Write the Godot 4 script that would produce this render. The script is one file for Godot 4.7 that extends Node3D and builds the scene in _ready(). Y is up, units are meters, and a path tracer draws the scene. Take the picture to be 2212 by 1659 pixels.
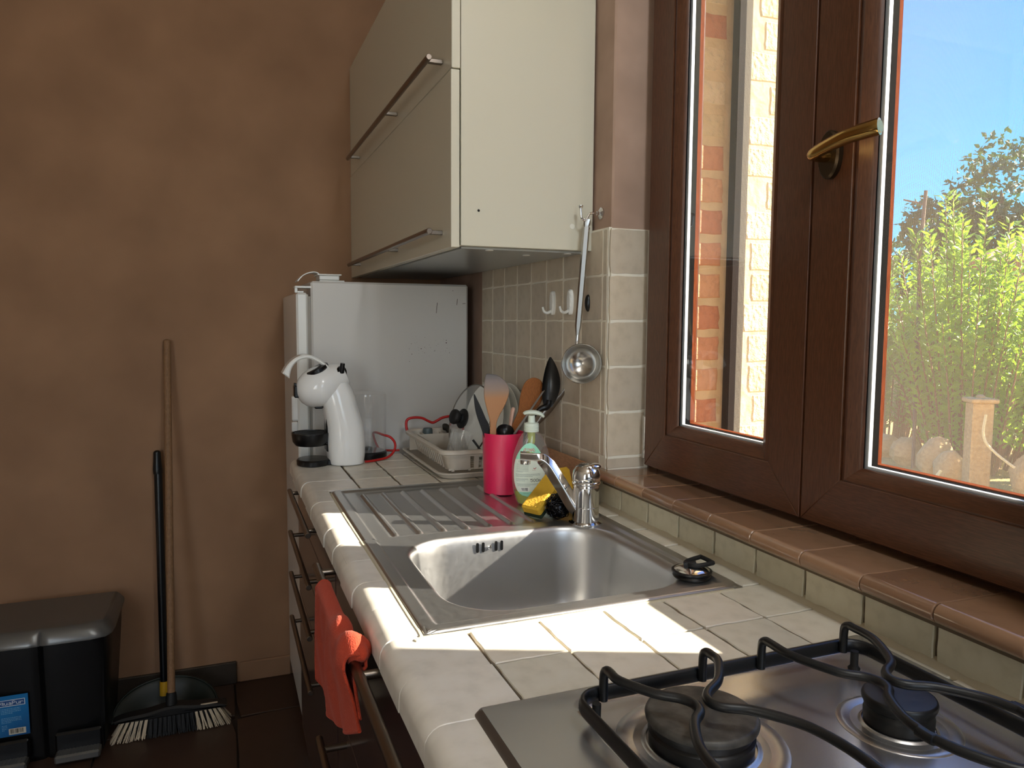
extends Node3D
# A tiled kitchen worktop beside a sunlit window. Axes: x towards the window wall, y up, z towards the viewer.

const CREAM_TOP := 0.9      # top of the tiled worktop


class MB:
	# collects triangles (counter-clockwise seen from outside) and turns them into one mesh with creased normals
	var v := PackedVector3Array()
	var uv := PackedVector2Array()

	func tri(a: Vector3, b: Vector3, c: Vector3) -> void:
		v.append(a)
		v.append(b)
		v.append(c)

	func quad(a: Vector3, b: Vector3, c: Vector3, d: Vector3) -> void:
		tri(a, b, c)
		tri(a, c, d)

	func face(p: Array, inside: Vector3) -> void:
		var mid := Vector3.ZERO
		for q in p:
			mid += q
		mid /= p.size()
		var n: Vector3 = (p[1] - p[0]).cross(p[2] - p[0])
		if n.dot(mid - inside) < 0.0:
			p.reverse()
		for k in range(1, p.size() - 1):
			tri(p[0], p[k], p[k + 1])

	func add(o: MB, xf: Transform3D) -> MB:
		for q in o.v:
			v.append(xf * q)
		return self

	func move(from: int, xf: Transform3D) -> MB:
		for k in range(from, v.size()):
			v[k] = xf * v[k]
		return self

	func box(c: Vector3, s: Vector3, b := 0.0) -> MB:
		var h := s / 2.0
		b = minf(b, minf(h.x, minf(h.y, h.z)) * 0.9)
		if b <= 0.0:
			for ax in 3:
				for sg in [-1.0, 1.0]:
					var p := []
					for k in 4:
						var q := Vector3.ZERO
						q[ax] = sg * h[ax]
						q[(ax + 1) % 3] = h[(ax + 1) % 3] * [-1.0, 1.0, 1.0, -1.0][k]
						q[(ax + 2) % 3] = h[(ax + 2) % 3] * [-1.0, -1.0, 1.0, 1.0][k]
						p.append(c + q)
					face(p, c)
			return self
		var at := func(sx: float, sy: float, sz: float, ax: int) -> Vector3:
			var q := Vector3(sx * (h.x - b), sy * (h.y - b), sz * (h.z - b))
			q[ax] = [sx, sy, sz][ax] * h[ax]
			return c + q
		for ax in 3:
			for sg in [-1.0, 1.0]:
				var p := []
				for k in 4:
					var s3 := [0.0, 0.0, 0.0]
					s3[ax] = sg
					s3[(ax + 1) % 3] = [-1.0, 1.0, 1.0, -1.0][k]
					s3[(ax + 2) % 3] = [-1.0, -1.0, 1.0, 1.0][k]
					p.append(at.call(s3[0], s3[1], s3[2], ax))
				face(p, c)
				for sh in [-1.0, 1.0]:
					var p2 := []
					for k in 4:
						var s4 := [0.0, 0.0, 0.0]
						s4[ax] = sg
						s4[(ax + 1) % 3] = sh
						s4[(ax + 2) % 3] = [-1.0, 1.0, 1.0, -1.0][k]
						p2.append(at.call(s4[0], s4[1], s4[2], ax if k < 2 else (ax + 1) % 3))
					face(p2, c)
		for sx in [-1.0, 1.0]:
			for sy in [-1.0, 1.0]:
				for sz in [-1.0, 1.0]:
					face([at.call(sx, sy, sz, 0), at.call(sx, sy, sz, 1), at.call(sx, sy, sz, 2)], c)
		return self

	func loft(rings: Array, cap_a := true, cap_b := true, closed := true) -> MB:
		# each ring runs counter-clockwise round the direction in which the rings advance
		var n: int = rings[0].size()
		for i in rings.size() - 1:
			var r: PackedVector3Array = rings[i]
			var q: PackedVector3Array = rings[i + 1]
			for k in (n if closed else n - 1):
				var l := (k + 1) % n
				quad(r[k], r[l], q[l], q[k])
		if cap_a:
			fan(rings[0], true)
		if cap_b:
			fan(rings[-1], false)
		return self

	func fan(r: PackedVector3Array, flip: bool) -> void:
		var c := Vector3.ZERO
		for q in r:
			c += q
		c /= r.size()
		for k in r.size():
			var l := (k + 1) % r.size()
			if flip:
				tri(c, r[l], r[k])
			else:
				tri(c, r[k], r[l])

	func tube(pts: Array, rad, seg := 8, closed := false, squash := 1.0, up := Vector3.ZERO) -> MB:
		var rings := []
		var n := pts.size()
		var nn := Vector3.ZERO
		for i in n:
			var a: Vector3 = pts[(i - 1 + n) % n] if closed else pts[maxi(i - 1, 0)]
			var b: Vector3 = pts[(i + 1) % n] if closed else pts[mini(i + 1, n - 1)]
			var t := (b - a).normalized()
			if up != Vector3.ZERO:
				nn = up
			elif i == 0:
				nn = Vector3.UP if absf(t.y) < 0.9 else Vector3.RIGHT
			nn = (nn - t * nn.dot(t)).normalized()
			var bb := t.cross(nn)
			var r: float = rad[i] if rad is Array else rad
			var ring := PackedVector3Array()
			for k in seg:
				var an := TAU * (k + 0.5) / seg
				ring.append(pts[i] + nn * cos(an) * r * squash + bb * sin(an) * r)
			rings.append(ring)
		if closed:
			rings.append(rings[0])
		return loft(rings, not closed, not closed)

	func lathe(prof: Array, seg := 24, xf := Transform3D(), caps := true) -> MB:
		var from := v.size()
		var rings := []
		for p in prof:
			var ring := PackedVector3Array()
			for k in seg:
				var an := TAU * k / seg
				ring.append(Vector3(p.x * cos(an), p.y, -p.x * sin(an)))
			rings.append(ring)
		loft(rings, caps, caps)
		return move(from, xf)

	func prism(poly: PackedVector2Array, z0: float, z1: float, b := 0.0, xf := Transform3D(), b0 := true) -> MB:
		# a polygon in the xy plane drawn out along z, its rims chamfered by b
		if Geometry2D.is_polygon_clockwise(poly):
			poly = poly.duplicate()
			poly.reverse()
		var from := v.size()
		var n := poly.size()
		var inner := PackedVector2Array()
		for k in n:
			var e0 := (poly[k] - poly[(k - 1 + n) % n]).normalized()
			var e1 := (poly[(k + 1) % n] - poly[k]).normalized()
			var m := (Vector2(-e0.y, e0.x) + Vector2(-e1.y, e1.x))
			m = m / maxf(m.length_squared() / 2.0, 0.35)
			inner.append(poly[k] + m * b)
		var ring := func(p: PackedVector2Array, z: float) -> PackedVector3Array:
			var r := PackedVector3Array()
			for q in p:
				r.append(Vector3(q.x, q.y, z))
			return r
		var rings := [ring.call(poly, z0), ring.call(poly, z1)]
		if b > 0.0:
			rings = [ring.call(poly, z0 + b), ring.call(poly, z1 - b), ring.call(inner, z1)]
			if b0:
				rings.push_front(ring.call(inner, z0))
			else:
				rings[0] = ring.call(poly, z0)
		loft(rings, false, false)
		var ends := [[rings[0], true], [rings[-1], false]]
		for e in ends:
			var p2 := PackedVector2Array()
			for q in e[0]:
				p2.append(Vector2(q.x, q.y))
			var ix := Geometry2D.triangulate_polygon(p2)
			if ix.is_empty():
				fan(e[0], e[1])
			for k in range(0, ix.size(), 3):
				var a: Vector3 = e[0][ix[k]]
				var bq: Vector3 = e[0][ix[k + 1]]
				var c: Vector3 = e[0][ix[k + 2]]
				if ((bq - a).cross(c - a).z < 0.0) != e[1]:
					var t := bq
					bq = c
					c = t
				tri(a, bq, c)
		return move(from, xf)

	func grid(nu: int, nv: int, f: Callable, flip := false, with_uv := false) -> MB:
		# f(u, v) -> Vector3; the outside is d/du x d/dv
		var p := PackedVector3Array()
		for j in nv + 1:
			for i in nu + 1:
				p.append(f.call(float(i) / nu, float(j) / nv))
		for j in nv:
			for i in nu:
				var k := j * (nu + 1) + i
				var ids := [k, k + 1, k + nu + 2, k, k + nu + 2, k + nu + 1]
				if flip:
					ids = [k, k + nu + 2, k + 1, k, k + nu + 1, k + nu + 2]
				for q in ids:
					v.append(p[q])
					if with_uv:
						uv.append(Vector2(float(q % (nu + 1)) / nu, 1.0 - float(q / (nu + 1)) / nv))
		return self

	func ball(c: Vector3, r: Vector3, seg := 16, xf := Basis()) -> MB:
		var prof := []
		var h := seg / 2
		for k in h + 1:
			var a := -PI / 2 + PI * k / h
			prof.append(Vector2(maxf(cos(a), 0.001), sin(a)))
		return lathe(prof, seg, Transform3D(xf * Basis.from_scale(r), c))

	func mesh(crease := 40.0, origin := Vector3.ZERO) -> ArrayMesh:
		var n := v.size() / 3
		var fn := PackedVector3Array()
		fn.resize(n)
		for f in n:
			fn[f] = (v[f * 3 + 1] - v[f * 3]).cross(v[f * 3 + 2] - v[f * 3])
		var nor := PackedVector3Array()
		nor.resize(v.size())
		if crease <= 0.0:
			for f in n:
				var u := fn[f].normalized()
				for k in 3:
					nor[f * 3 + k] = u
		else:
			var at := {}
			var key := []
			key.resize(v.size())
			for k in v.size():
				var q := Vector3i((v[k] * 30000.0).round())
				key[k] = q
				if at.has(q):
					at[q].append(k / 3)
				else:
					at[q] = [k / 3]
			var lim := cos(deg_to_rad(crease))
			var un := PackedVector3Array()
			un.resize(n)
			for f in n:
				un[f] = fn[f].normalized()
			for k in v.size():
				var me := un[k / 3]
				var sum := Vector3.ZERO
				for f in at[key[k]]:
					if un[f].dot(me) >= lim:
						sum += fn[f]
				nor[k] = sum.normalized() if sum.length_squared() > 0.0 else me
		var p := PackedVector3Array()
		p.resize(v.size())
		var nn := PackedVector3Array()
		nn.resize(v.size())
		var uu := PackedVector2Array()
		if uv.size() == v.size():
			uu.resize(v.size())
		for f in n:
			for k in 3:
				var s: int = f * 3 + [0, 2, 1][k]
				p[f * 3 + k] = v[s] - origin
				nn[f * 3 + k] = nor[s]
				if uu.size():
					uu[f * 3 + k] = uv[s]
		var a := []
		a.resize(Mesh.ARRAY_MAX)
		a[Mesh.ARRAY_VERTEX] = p
		a[Mesh.ARRAY_NORMAL] = nn
		if uu.size():
			a[Mesh.ARRAY_TEX_UV] = uu
		var m := ArrayMesh.new()
		m.add_surface_from_arrays(Mesh.PRIMITIVE_TRIANGLES, a)
		return m


var rng := RandomNumberGenerator.new()
var names := {}
var M := {}


func numbered(parent: Node, called: String) -> String:
	var k := "%d/%s" % [parent.get_instance_id(), called]
	names[k] = names.get(k, -1) + 1
	return called if names[k] == 0 else "%s_%03d" % [called, names[k]]


func world_of(n: Node) -> Vector3:
	var p := Vector3.ZERO
	while n != self:
		p += n.position
		n = n.get_parent()
	return p


func tag(o: Node, label: String, category: String, group := "") -> void:
	o.set_meta("label", label)
	o.set_meta("category", category)
	if group:
		o.set_meta("group", group)


func thing(called: String, label: String, category: String, at: Vector3, group := "") -> Node3D:
	var o := Node3D.new()
	o.name = numbered(self, called)
	o.position = at
	add_child(o, true)
	tag(o, label, category, group)
	return o


func part(called: String, m: MB, mat: Material, parent: Node, label := "", crease := 40.0) -> MeshInstance3D:
	var o := MeshInstance3D.new()
	o.name = numbered(parent, called)
	o.mesh = m.mesh(crease, world_of(parent))
	o.material_override = mat
	parent.add_child(o, true)
	if label:
		o.set_meta("label", label)
	return o


func piece(called: String, mesh: Mesh, mat: Material, parent: Node, xf: Transform3D) -> MeshInstance3D:
	# a small repeated part that shares its mesh with others; xf is in the world
	var o := MeshInstance3D.new()
	o.name = numbered(parent, called)
	o.mesh = mesh
	o.material_override = mat
	o.transform = xf.translated(-world_of(parent))
	parent.add_child(o, true)
	return o


func solo(called: String, m: MB, mat: Material, label: String, category: String, group := "", crease := 40.0) -> MeshInstance3D:
	var lo := m.v[0]
	var hi := m.v[0]
	for q in m.v:
		lo = lo.min(q)
		hi = hi.max(q)
	var base := Vector3((lo.x + hi.x) / 2, lo.y, (lo.z + hi.z) / 2)
	var o := MeshInstance3D.new()
	o.name = numbered(self, called)
	o.position = base
	o.mesh = m.mesh(crease, base)
	o.material_override = mat
	add_child(o, true)
	tag(o, label, category, group)
	return o


func struct(called: String, m: MB, mat: Material, crease := 30.0) -> MeshInstance3D:
	var o := MeshInstance3D.new()
	o.name = numbered(self, called)
	o.mesh = m.mesh(crease)
	o.material_override = mat
	add_child(o, true)
	o.set_meta("kind", "structure")
	return o


func curve(pts: Array, each := 6, closed := false) -> Array:
	# a Catmull-Rom curve through the points
	var out := []
	var n := pts.size()
	for i in (n if closed else n - 1):
		var p0: Vector3 = pts[(i - 1 + n) % n] if closed else pts[maxi(i - 1, 0)]
		var p1: Vector3 = pts[i]
		var p2: Vector3 = pts[(i + 1) % n]
		var p3: Vector3 = pts[(i + 2) % n] if closed else pts[mini(i + 2, n - 1)]
		for k in each:
			out.append(p1.cubic_interpolate(p2, p0, p3, float(k) / each))
	if not closed:
		out.append(pts[-1])
	return out


func curve2(pts: Array, each := 6, closed := true) -> PackedVector2Array:
	var p3 := []
	for p in pts:
		p3.append(Vector3(p.x, p.y, 0))
	var out := PackedVector2Array()
	for q in curve(p3, each, closed):
		out.append(Vector2(q.x, q.y))
	return out


func round_rect(c: Vector2, s: Vector2, r: float, each := 5) -> PackedVector2Array:
	var out := PackedVector2Array()
	for q in 4:
		var k: Vector2 = [Vector2(1, 1), Vector2(-1, 1), Vector2(-1, -1), Vector2(1, -1)][q]
		for i in each + 1:
			var a := PI / 2 * (q + float(i) / each)
			out.append(c + k * (s / 2 - Vector2(r, r)) + Vector2(cos(a), sin(a)) * r)
	return out


func poly_offset(p: PackedVector2Array, d: float) -> PackedVector2Array:
	var out := PackedVector2Array()
	var n := p.size()
	for k in n:
		var e := (p[(k + 1) % n] - p[(k - 1 + n) % n]).normalized()
		out.append(p[k] + Vector2(e.y, -e.x) * d)
	return out


func basis_of(x: Vector3, y: Vector3) -> Basis:
	# x kept, y made square to it
	x = x.normalized()
	y = (y - x * y.dot(x)).normalized()
	return Basis(x, y, x.cross(y))


func lean(dir: Vector3) -> Basis:
	# a basis whose y axis points along dir
	var y := dir.normalized()
	var x := Vector3.RIGHT if absf(y.x) < 0.8 else Vector3.BACK
	x = (x - y * x.dot(y)).normalized()
	return Basis(x, y, x.cross(y))


# ---------------------------------------------------------------- materials

func noise_tex(sd: int, freq: float, ramp: Array, octaves := 4, size := 256, normal := 0.0, kind := FastNoiseLite.TYPE_SIMPLEX_SMOOTH) -> NoiseTexture2D:
	var n := FastNoiseLite.new()
	n.seed = sd
	n.noise_type = kind
	n.frequency = freq
	n.fractal_octaves = octaves
	var t := NoiseTexture2D.new()
	t.width = size
	t.height = size
	t.seamless = true
	t.noise = n
	if normal > 0.0:
		t.as_normal_map = true
		t.bump_strength = normal
	elif ramp.size():
		var g := Gradient.new()
		g.offsets = PackedFloat32Array(range(ramp.size()).map(func(k): return float(k) / (ramp.size() - 1)))
		g.colors = PackedColorArray(ramp)
		t.color_ramp = g
	return t


func mat(c: Color, rough := 0.5, metal := 0.0, tex: Texture2D = null, scale := Vector3.ONE) -> StandardMaterial3D:
	var m := StandardMaterial3D.new()
	m.albedo_color = c
	m.roughness = rough
	m.metallic = metal
	if tex:
		m.albedo_texture = tex
		m.uv1_triplanar = true
		m.uv1_scale = scale
	return m


func relief(m: StandardMaterial3D, tex: Texture2D, cm: float) -> StandardMaterial3D:
	m.heightmap_enabled = true
	m.heightmap_texture = tex
	m.heightmap_scale = cm
	m.uv1_triplanar = true
	return m


func pane(c: Color, alpha: float, rough := 0.02) -> StandardMaterial3D:
	var m := mat(Color(c.r, c.g, c.b, alpha), rough)
	m.transparency = BaseMaterial3D.TRANSPARENCY_ALPHA
	return m


func _ready() -> void:
	# camera
	var cam := Camera3D.new()
	cam.name = "camera"
	cam.fov = 54.5904
	cam.near = 0.02
	cam.far = 200.0
	cam.transform = Transform3D(Basis(Vector3(0.93096, 0.0064, 0.36508), Vector3(0.02477, 0.99644, -0.08063), Vector3(-0.36429, 0.08411, 0.92748)).orthonormalized(), Vector3(0, 1.305, 0))
	add_child(cam)
	cam.current = true
	# sky and exposure
	var env := Environment.new()
	var sky := Sky.new()
	var sm := ProceduralSkyMaterial.new()
	sm.sky_top_color = Color(0.10, 0.49, 0.87)
	sm.sky_horizon_color = Color(0.46, 0.81, 0.95)
	sm.sky_curve = 0.16
	sm.ground_bottom_color = Color(0.36, 0.34, 0.26)
	sm.ground_horizon_color = Color(0.62, 0.66, 0.62)
	sm.sky_energy_multiplier = 1.55
	sky.sky_material = sm
	env.background_mode = Environment.BG_SKY
	env.sky = sky
	env.tonemap_mode = Environment.TONE_MAPPER_LINEAR
	env.tonemap_exposure = 1.0
	env.sdfgi_enabled = true
	env.ssao_enabled = true
	env.ssil_enabled = true
	var we := WorldEnvironment.new()
	we.name = "world_environment"
	we.environment = env
	add_child(we)
	# sun, from outside on the right and a little behind the viewer
	var sun := DirectionalLight3D.new()
	sun.name = "sun"
	sun.light_energy = 12.0
	sun.light_color = Color(1.0, 0.96, 0.89)
	sun.light_angular_distance = 0.5
	sun.shadow_enabled = true
	sun.look_at_from_position(Vector3.ZERO, Vector3(-1.0, -0.615, -0.42))
	add_child(sun)

	# daylight from the window behind the viewer
	var day := AreaLight3D.new()
	day.name = "window_daylight"
	day.area_size = Vector2(0.7, 1.2)
	day.light_energy = 0.9
	day.light_color = Color(0.99, 0.985, 0.96)
	day.shadow_enabled = true
	day.position = Vector3(0.42, 1.62, 1.78)
	add_child(day)

	var door := AreaLight3D.new()  # area light added behind left to brighten surfaces facing that side
	door.name = "left_fill_light"
	door.area_size = Vector2(0.8, 1.5)
	door.light_energy = 1.75
	door.light_color = Color(0.99, 0.985, 0.96)
	door.shadow_enabled = true
	door.look_at_from_position(Vector3(-1.55, 1.45, 1.74), Vector3(0.6, 1.1, -1.6))
	add_child(door)
	build_fill_lamp()

	rng.seed = 7
	make_materials()
	build_room()
	build_window()
	build_worktop()
	build_base_cabinets()
	build_fridge()
	build_wall_cabinet()
	build_sink()
	build_hob()
	build_tap()
	build_coffee_machine()
	build_dish_rack()
	build_utensils()
	build_soap_and_sponges()
	build_wall_hooks()
	build_towel()
	build_bin()
	build_brooms()
	build_outside()


func build_fill_lamp() -> void:
	# unseen round lamp added under the ceiling to brighten worktop and walls
	var at := Vector3(0.52, 2.7, 0.2)
	var l := thing("added_fill_lamp", "unseen round white glass fill lamp added above the kitchen", "lamp", at)
	var m := MB.new()
	m.lathe([Vector2(0.12, 2.665), Vector2(0.125, 2.69), Vector2(0.125, 2.6995)], 32, Transform3D(Basis(), Vector3(at.x, 0, at.z)))
	part("mount", m, mat(Color(0.85, 0.85, 0.85), 0.4), l)
	m = MB.new()
	m.ball(Vector3(at.x, 2.56, at.z), Vector3(0.17, 0.11, 0.17), 28)
	var glow := mat(Color(0.95, 0.94, 0.9), 0.4)
	glow.emission_enabled = true
	glow.emission = Color(1.0, 0.96, 0.9)
	glow.emission_energy_multiplier = 1.5
	part("lamp_glass", m, glow, l, "", 60.0)
	var o := OmniLight3D.new()
	o.name = "fill_lamp_light"
	o.position = Vector3(at.x, 2.56, at.z)
	o.light_energy = 0.85
	o.light_color = Color(0.94, 0.975, 1.0)
	o.light_size = 0.12
	o.omni_range = 12.0
	o.omni_attenuation = 2.0
	o.shadow_enabled = true
	add_child(o)


func make_materials() -> void:
	var blotch := noise_tex(3, 0.012, [Color(0.86, 0.85, 0.84), Color(1, 1, 1)], 4, 512)
	var grain := noise_tex(11, 0.02, [Color(0.55, 0.5, 0.48), Color(0.9, 0.85, 0.82), Color(0.7, 0.65, 0.6), Color(1, 1, 1)], 4, 512)
	var fine := noise_tex(5, 0.08, [], 3, 256)
	var rough_bump := noise_tex(6, 0.03, [], 5, 256)
	var stone := noise_tex(8, 0.012, [Color(0.92, 0.915, 0.90), Color(0.98, 0.975, 0.965), Color(1, 1, 1)], 5, 512)
	var smear := noise_tex(9, 0.02, [Color(0.55, 0.55, 0.55), Color(1, 1, 1)], 4, 256)
	M.plaster = relief(mat(Color(0.64, 0.495, 0.375), 0.8, 0.0, blotch, Vector3.ONE * 0.45), rough_bump, 0.03)
	M.inner_wall = mat(Color(0.80, 0.77, 0.72), 0.85)
	M.pale_plaster = relief(mat(Color(0.72, 0.61, 0.54), 0.8, 0.0, blotch, Vector3.ONE * 0.8), rough_bump, 0.03)
	M.ceiling = mat(Color(0.86, 0.82, 0.76), 0.9)
	M.floor_grout = mat(Color(0.22, 0.18, 0.15), 0.9)
	M.floor_tile = [mat(Color(0.27, 0.20, 0.16), 0.4, 0.0, stone, Vector3.ONE * 3.0), mat(Color(0.25, 0.185, 0.15), 0.4, 0.0, stone, Vector3.ONE * 2.3)]
	M.skirting = mat(Color(0.24, 0.21, 0.18), 0.4, 0.0, stone, Vector3.ONE * 5.0)
	M.wall_grout = relief(mat(Color(0.90, 0.88, 0.82), 0.9), fine, 0.03)
	M.top_grout = relief(mat(Color(0.40, 0.345, 0.275), 0.95), fine, 0.05)
	M.tile = []
	for c in [Color(0.80, 0.755, 0.68), Color(0.78, 0.735, 0.665), Color(0.82, 0.77, 0.69)]:
		M.tile.append(mat(c, 0.42, 0.0, stone, Vector3.ONE * 4.0))
	M.top_tile = []
	for c in [Color(0.85, 0.825, 0.765), Color(0.82, 0.80, 0.74), Color(0.87, 0.84, 0.78)]:
		M.top_tile.append(mat(c, 0.32, 0.0, stone, Vector3.ONE * 4.0))
	M.nosing = []
	for c in [Color(0.88, 0.86, 0.82), Color(0.86, 0.84, 0.80)]:
		M.nosing.append(mat(c, 0.35, 0.0, stone, Vector3.ONE * 3.5))
	M.riser = []
	for c in [Color(0.82, 0.80, 0.71), Color(0.79, 0.77, 0.68)]:
		M.riser.append(mat(c, 0.4, 0.0, stone, Vector3.ONE * 5.0))
	M.sill = []
	for c in [Color(0.58, 0.45, 0.35), Color(0.54, 0.415, 0.325), Color(0.61, 0.48, 0.38)]:
		var m := mat(c, 0.16, 0.0, stone, Vector3.ONE * 3.0)
		m.clearcoat_enabled = true
		m.clearcoat = 0.5
		m.clearcoat_roughness = 0.12
		M.sill.append(m)
	M.caulk = relief(mat(Color(0.74, 0.70, 0.60), 0.7), rough_bump, 0.15)
	for k in 2:
		var m := mat(Color(0.42, 0.275, 0.185), 0.36, 0.0, grain, Vector3(26, 1.6, 26) if k == 0 else Vector3(26, 26, 1.6))
		m.clearcoat_enabled = true
		m.clearcoat = 0.12
		m.clearcoat_roughness = 0.2
		M["wood_upright" if k == 0 else "wood_level"] = relief(m, grain, 0.012)
	M.gasket = mat(Color(0.03, 0.03, 0.035), 0.8)
	M.gasket.metallic_specular = 0.1
	M.sash_lip = mat(Color(0.50, 0.26, 0.14), 0.8, 0.0, grain, Vector3(26, 1.6, 26))
	M.sash_lip.metallic_specular = 0.12
	M.spacer = mat(Color(0.82, 0.84, 0.86), 0.4, 0.3)
	M.glass = pane(Color(0.95, 1.0, 0.98), 0.006)
	M.brass = mat(Color(0.78, 0.64, 0.38), 0.16, 1.0)
	M.dark_brass = mat(Color(0.30, 0.25, 0.19), 0.35, 0.9)
	M.hinge = mat(Color(0.75, 0.74, 0.72), 0.3, 0.9)
	M.net_frame = mat(Color(0.11, 0.075, 0.065), 0.7)
	M.net_frame.metallic_specular = 0.2
	M.net = mat(Color(0.58, 0.565, 0.51), 0.7)
	M.steel = mat(Color(0.77, 0.77, 0.765), 1.0, 1.0)
	M.steel.roughness_texture = noise_tex(21, 0.05, [Color(0.34, 0.34, 0.34), Color(0.40, 0.40, 0.40)], 3, 256)
	M.steel.uv1_triplanar = true
	M.steel.uv1_scale = Vector3(5, 5, 5)
	M.hob_steel = mat(Color(0.74, 0.735, 0.73), 0.27, 0.85)
	M.hob_edge = mat(Color(0.5, 0.48, 0.46), 0.4, 0.9)
	M.chrome = mat(Color(0.88, 0.88, 0.88), 0.07, 1.0)
	M.bar = mat(Color(0.52, 0.48, 0.44), 0.3, 1.0)
	M.ladle = mat(Color(0.72, 0.71, 0.69), 0.2, 1.0)
	M.iron = relief(mat(Color(0.065, 0.07, 0.075), 0.4), fine, 0.01)
	M.cap = relief(mat(Color(0.36, 0.345, 0.32), 0.5, 0.2, smear, Vector3.ONE * 9.0), fine, 0.01)
	M.cream = mat(Color(0.815, 0.80, 0.73), 0.28)
	M.cream_edge = mat(Color(0.90, 0.89, 0.84), 0.3)
	M.cab_inside = mat(Color(0.70, 0.72, 0.72), 0.25, 0.3)
	M.burgundy = mat(Color(0.16, 0.05, 0.06), 0.12)
	M.burgundy.clearcoat_enabled = true
	M.carcass = mat(Color(0.10, 0.09, 0.09), 0.5)
	M.fridge = relief(mat(Color(0.82, 0.81, 0.79), 0.32), fine, 0.004)
	M.white_plastic = mat(Color(0.90, 0.90, 0.88), 0.2)
	M.white_gloss = mat(Color(0.93, 0.93, 0.92), 0.1)
	M.grey_gasket = mat(Color(0.62, 0.60, 0.56), 0.5)
	M.black = mat(Color(0.035, 0.035, 0.04), 0.3)
	M.black_matte = mat(Color(0.04, 0.04, 0.042), 0.6)
	M.rust = mat(Color(0.25, 0.15, 0.08), 0.9)
	M.clear = pane(Color(0.92, 0.93, 0.92), 0.09, 0.03)
	M.lid_glass = pane(Color(0.86, 0.88, 0.87), 0.22, 0.06)
	M.red_cable = mat(Color(0.72, 0.10, 0.09), 0.4)
	M.rack = mat(Color(0.78, 0.74, 0.68), 0.4)
	M.plate = mat(Color(0.90, 0.89, 0.85), 0.15)
	M.pink = mat(Color(0.90, 0.10, 0.34), 0.2)
	M.pink.clearcoat_enabled = true
	M.light_wood = mat(Color(0.70, 0.50, 0.34), 0.6, 0.0, grain, Vector3(30, 4, 30))
	M.orange_wood = mat(Color(0.72, 0.46, 0.22), 0.6, 0.0, grain, Vector3(60, 6, 60))
	M.board_wood = mat(Color(0.80, 0.63, 0.46), 0.45, 0.0, grain, Vector3(20, 40, 2.5))
	M.stick_wood = mat(Color(0.66, 0.53, 0.39), 0.65, 0.0, grain, Vector3(30, 2.5, 30))
	M.grey_tool = mat(Color(0.16, 0.16, 0.165), 0.45, 0.0, noise_tex(31, 0.25, [Color(0.6, 0.6, 0.6), Color(0.7, 0.7, 0.7), Color(0.7, 0.7, 0.7), Color(3, 3, 3)], 2, 128), Vector3.ONE * 12)
	M.pinkish = mat(Color(0.84, 0.68, 0.60), 0.4)
	M.sponge = relief(mat(Color(0.80, 0.63, 0.17), 0.9), noise_tex(33, 0.12, [], 2, 128, 0.0, FastNoiseLite.TYPE_CELLULAR), 0.1)
	M.sponge.uv1_scale = Vector3.ONE * 14
	M.scour = relief(mat(Color(0.10, 0.17, 0.10), 0.95), fine, 0.1)
	M.scour.uv1_scale = Vector3.ONE * 20
	M.steel_wool = mat(Color(0.16, 0.16, 0.17), 0.25, 0.9)
	M.soap = pane(Color(0.75, 0.84, 0.20), 0.5, 0.05)
	M.cap_plastic = mat(Color(0.88, 0.92, 0.86), 0.25)
	M.cap_plastic.backlight_enabled = true
	M.cap_plastic.backlight = Color(0.4, 0.42, 0.38)
	M.towel = relief(mat(Color(0.66, 0.21, 0.10), 0.95), noise_tex(41, 0.2, [], 3, 256), 0.15)
	M.towel.uv1_scale = Vector3.ONE * 9
	M.towel.rim_enabled = true
	M.towel.rim = 0.5
	M.bin_body = mat(Color(0.03, 0.03, 0.032), 0.4)
	M.bin_lid = mat(Color(0.42, 0.42, 0.41), 0.3, 0.5)
	M.green_pan = mat(Color(0.035, 0.085, 0.055), 0.5)
	M.yellow = mat(Color(0.80, 0.62, 0.10), 0.5)
	M.bristle_pale = mat(Color(0.78, 0.72, 0.62), 0.8)
	M.brick = []
	for c in [Color(0.80, 0.58, 0.44), Color(0.77, 0.53, 0.40), Color(0.82, 0.63, 0.48)]:
		M.brick.append(relief(mat(c, 0.9, 0.0, stone, Vector3.ONE * 6.0), rough_bump, 0.3))
	M.pale_brick = []
	for c in [Color(0.85, 0.77, 0.62), Color(0.83, 0.75, 0.59), Color(0.87, 0.80, 0.66)]:
		M.pale_brick.append(relief(mat(c, 0.9, 0.0, stone, Vector3.ONE * 6.0), rough_bump, 0.4))
	M.mortar = relief(mat(Color(0.84, 0.75, 0.59), 0.95, 0.0, stone, Vector3.ONE * 3.0), rough_bump, 0.3)
	M.smear = smear


# ---------------------------------------------------------------- tiles

func tile_mesh(w: float, h: float, t: float, jag: float, bevel := 0.0014, seg := 5) -> ArrayMesh:
	# a tile with slightly worn, uneven edges; its face looks along +z, its back is at z = 0
	var p := PackedVector2Array()
	var c := [Vector2(-w / 2, -h / 2), Vector2(w / 2, -h / 2), Vector2(w / 2, h / 2), Vector2(-w / 2, h / 2)]
	for k in 4:
		var a: Vector2 = c[k]
		var b: Vector2 = c[(k + 1) % 4]
		for i in seg:
			var q := a.lerp(b, (i + (0.12 if i == 0 else 0.0)) / float(seg))
			p.append(q - q.normalized() * rng.randf() * jag)
	var m := MB.new()
	m.prism(p, 0.0, t, bevel, Transform3D(), false)
	return m.mesh(25.0)


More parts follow.
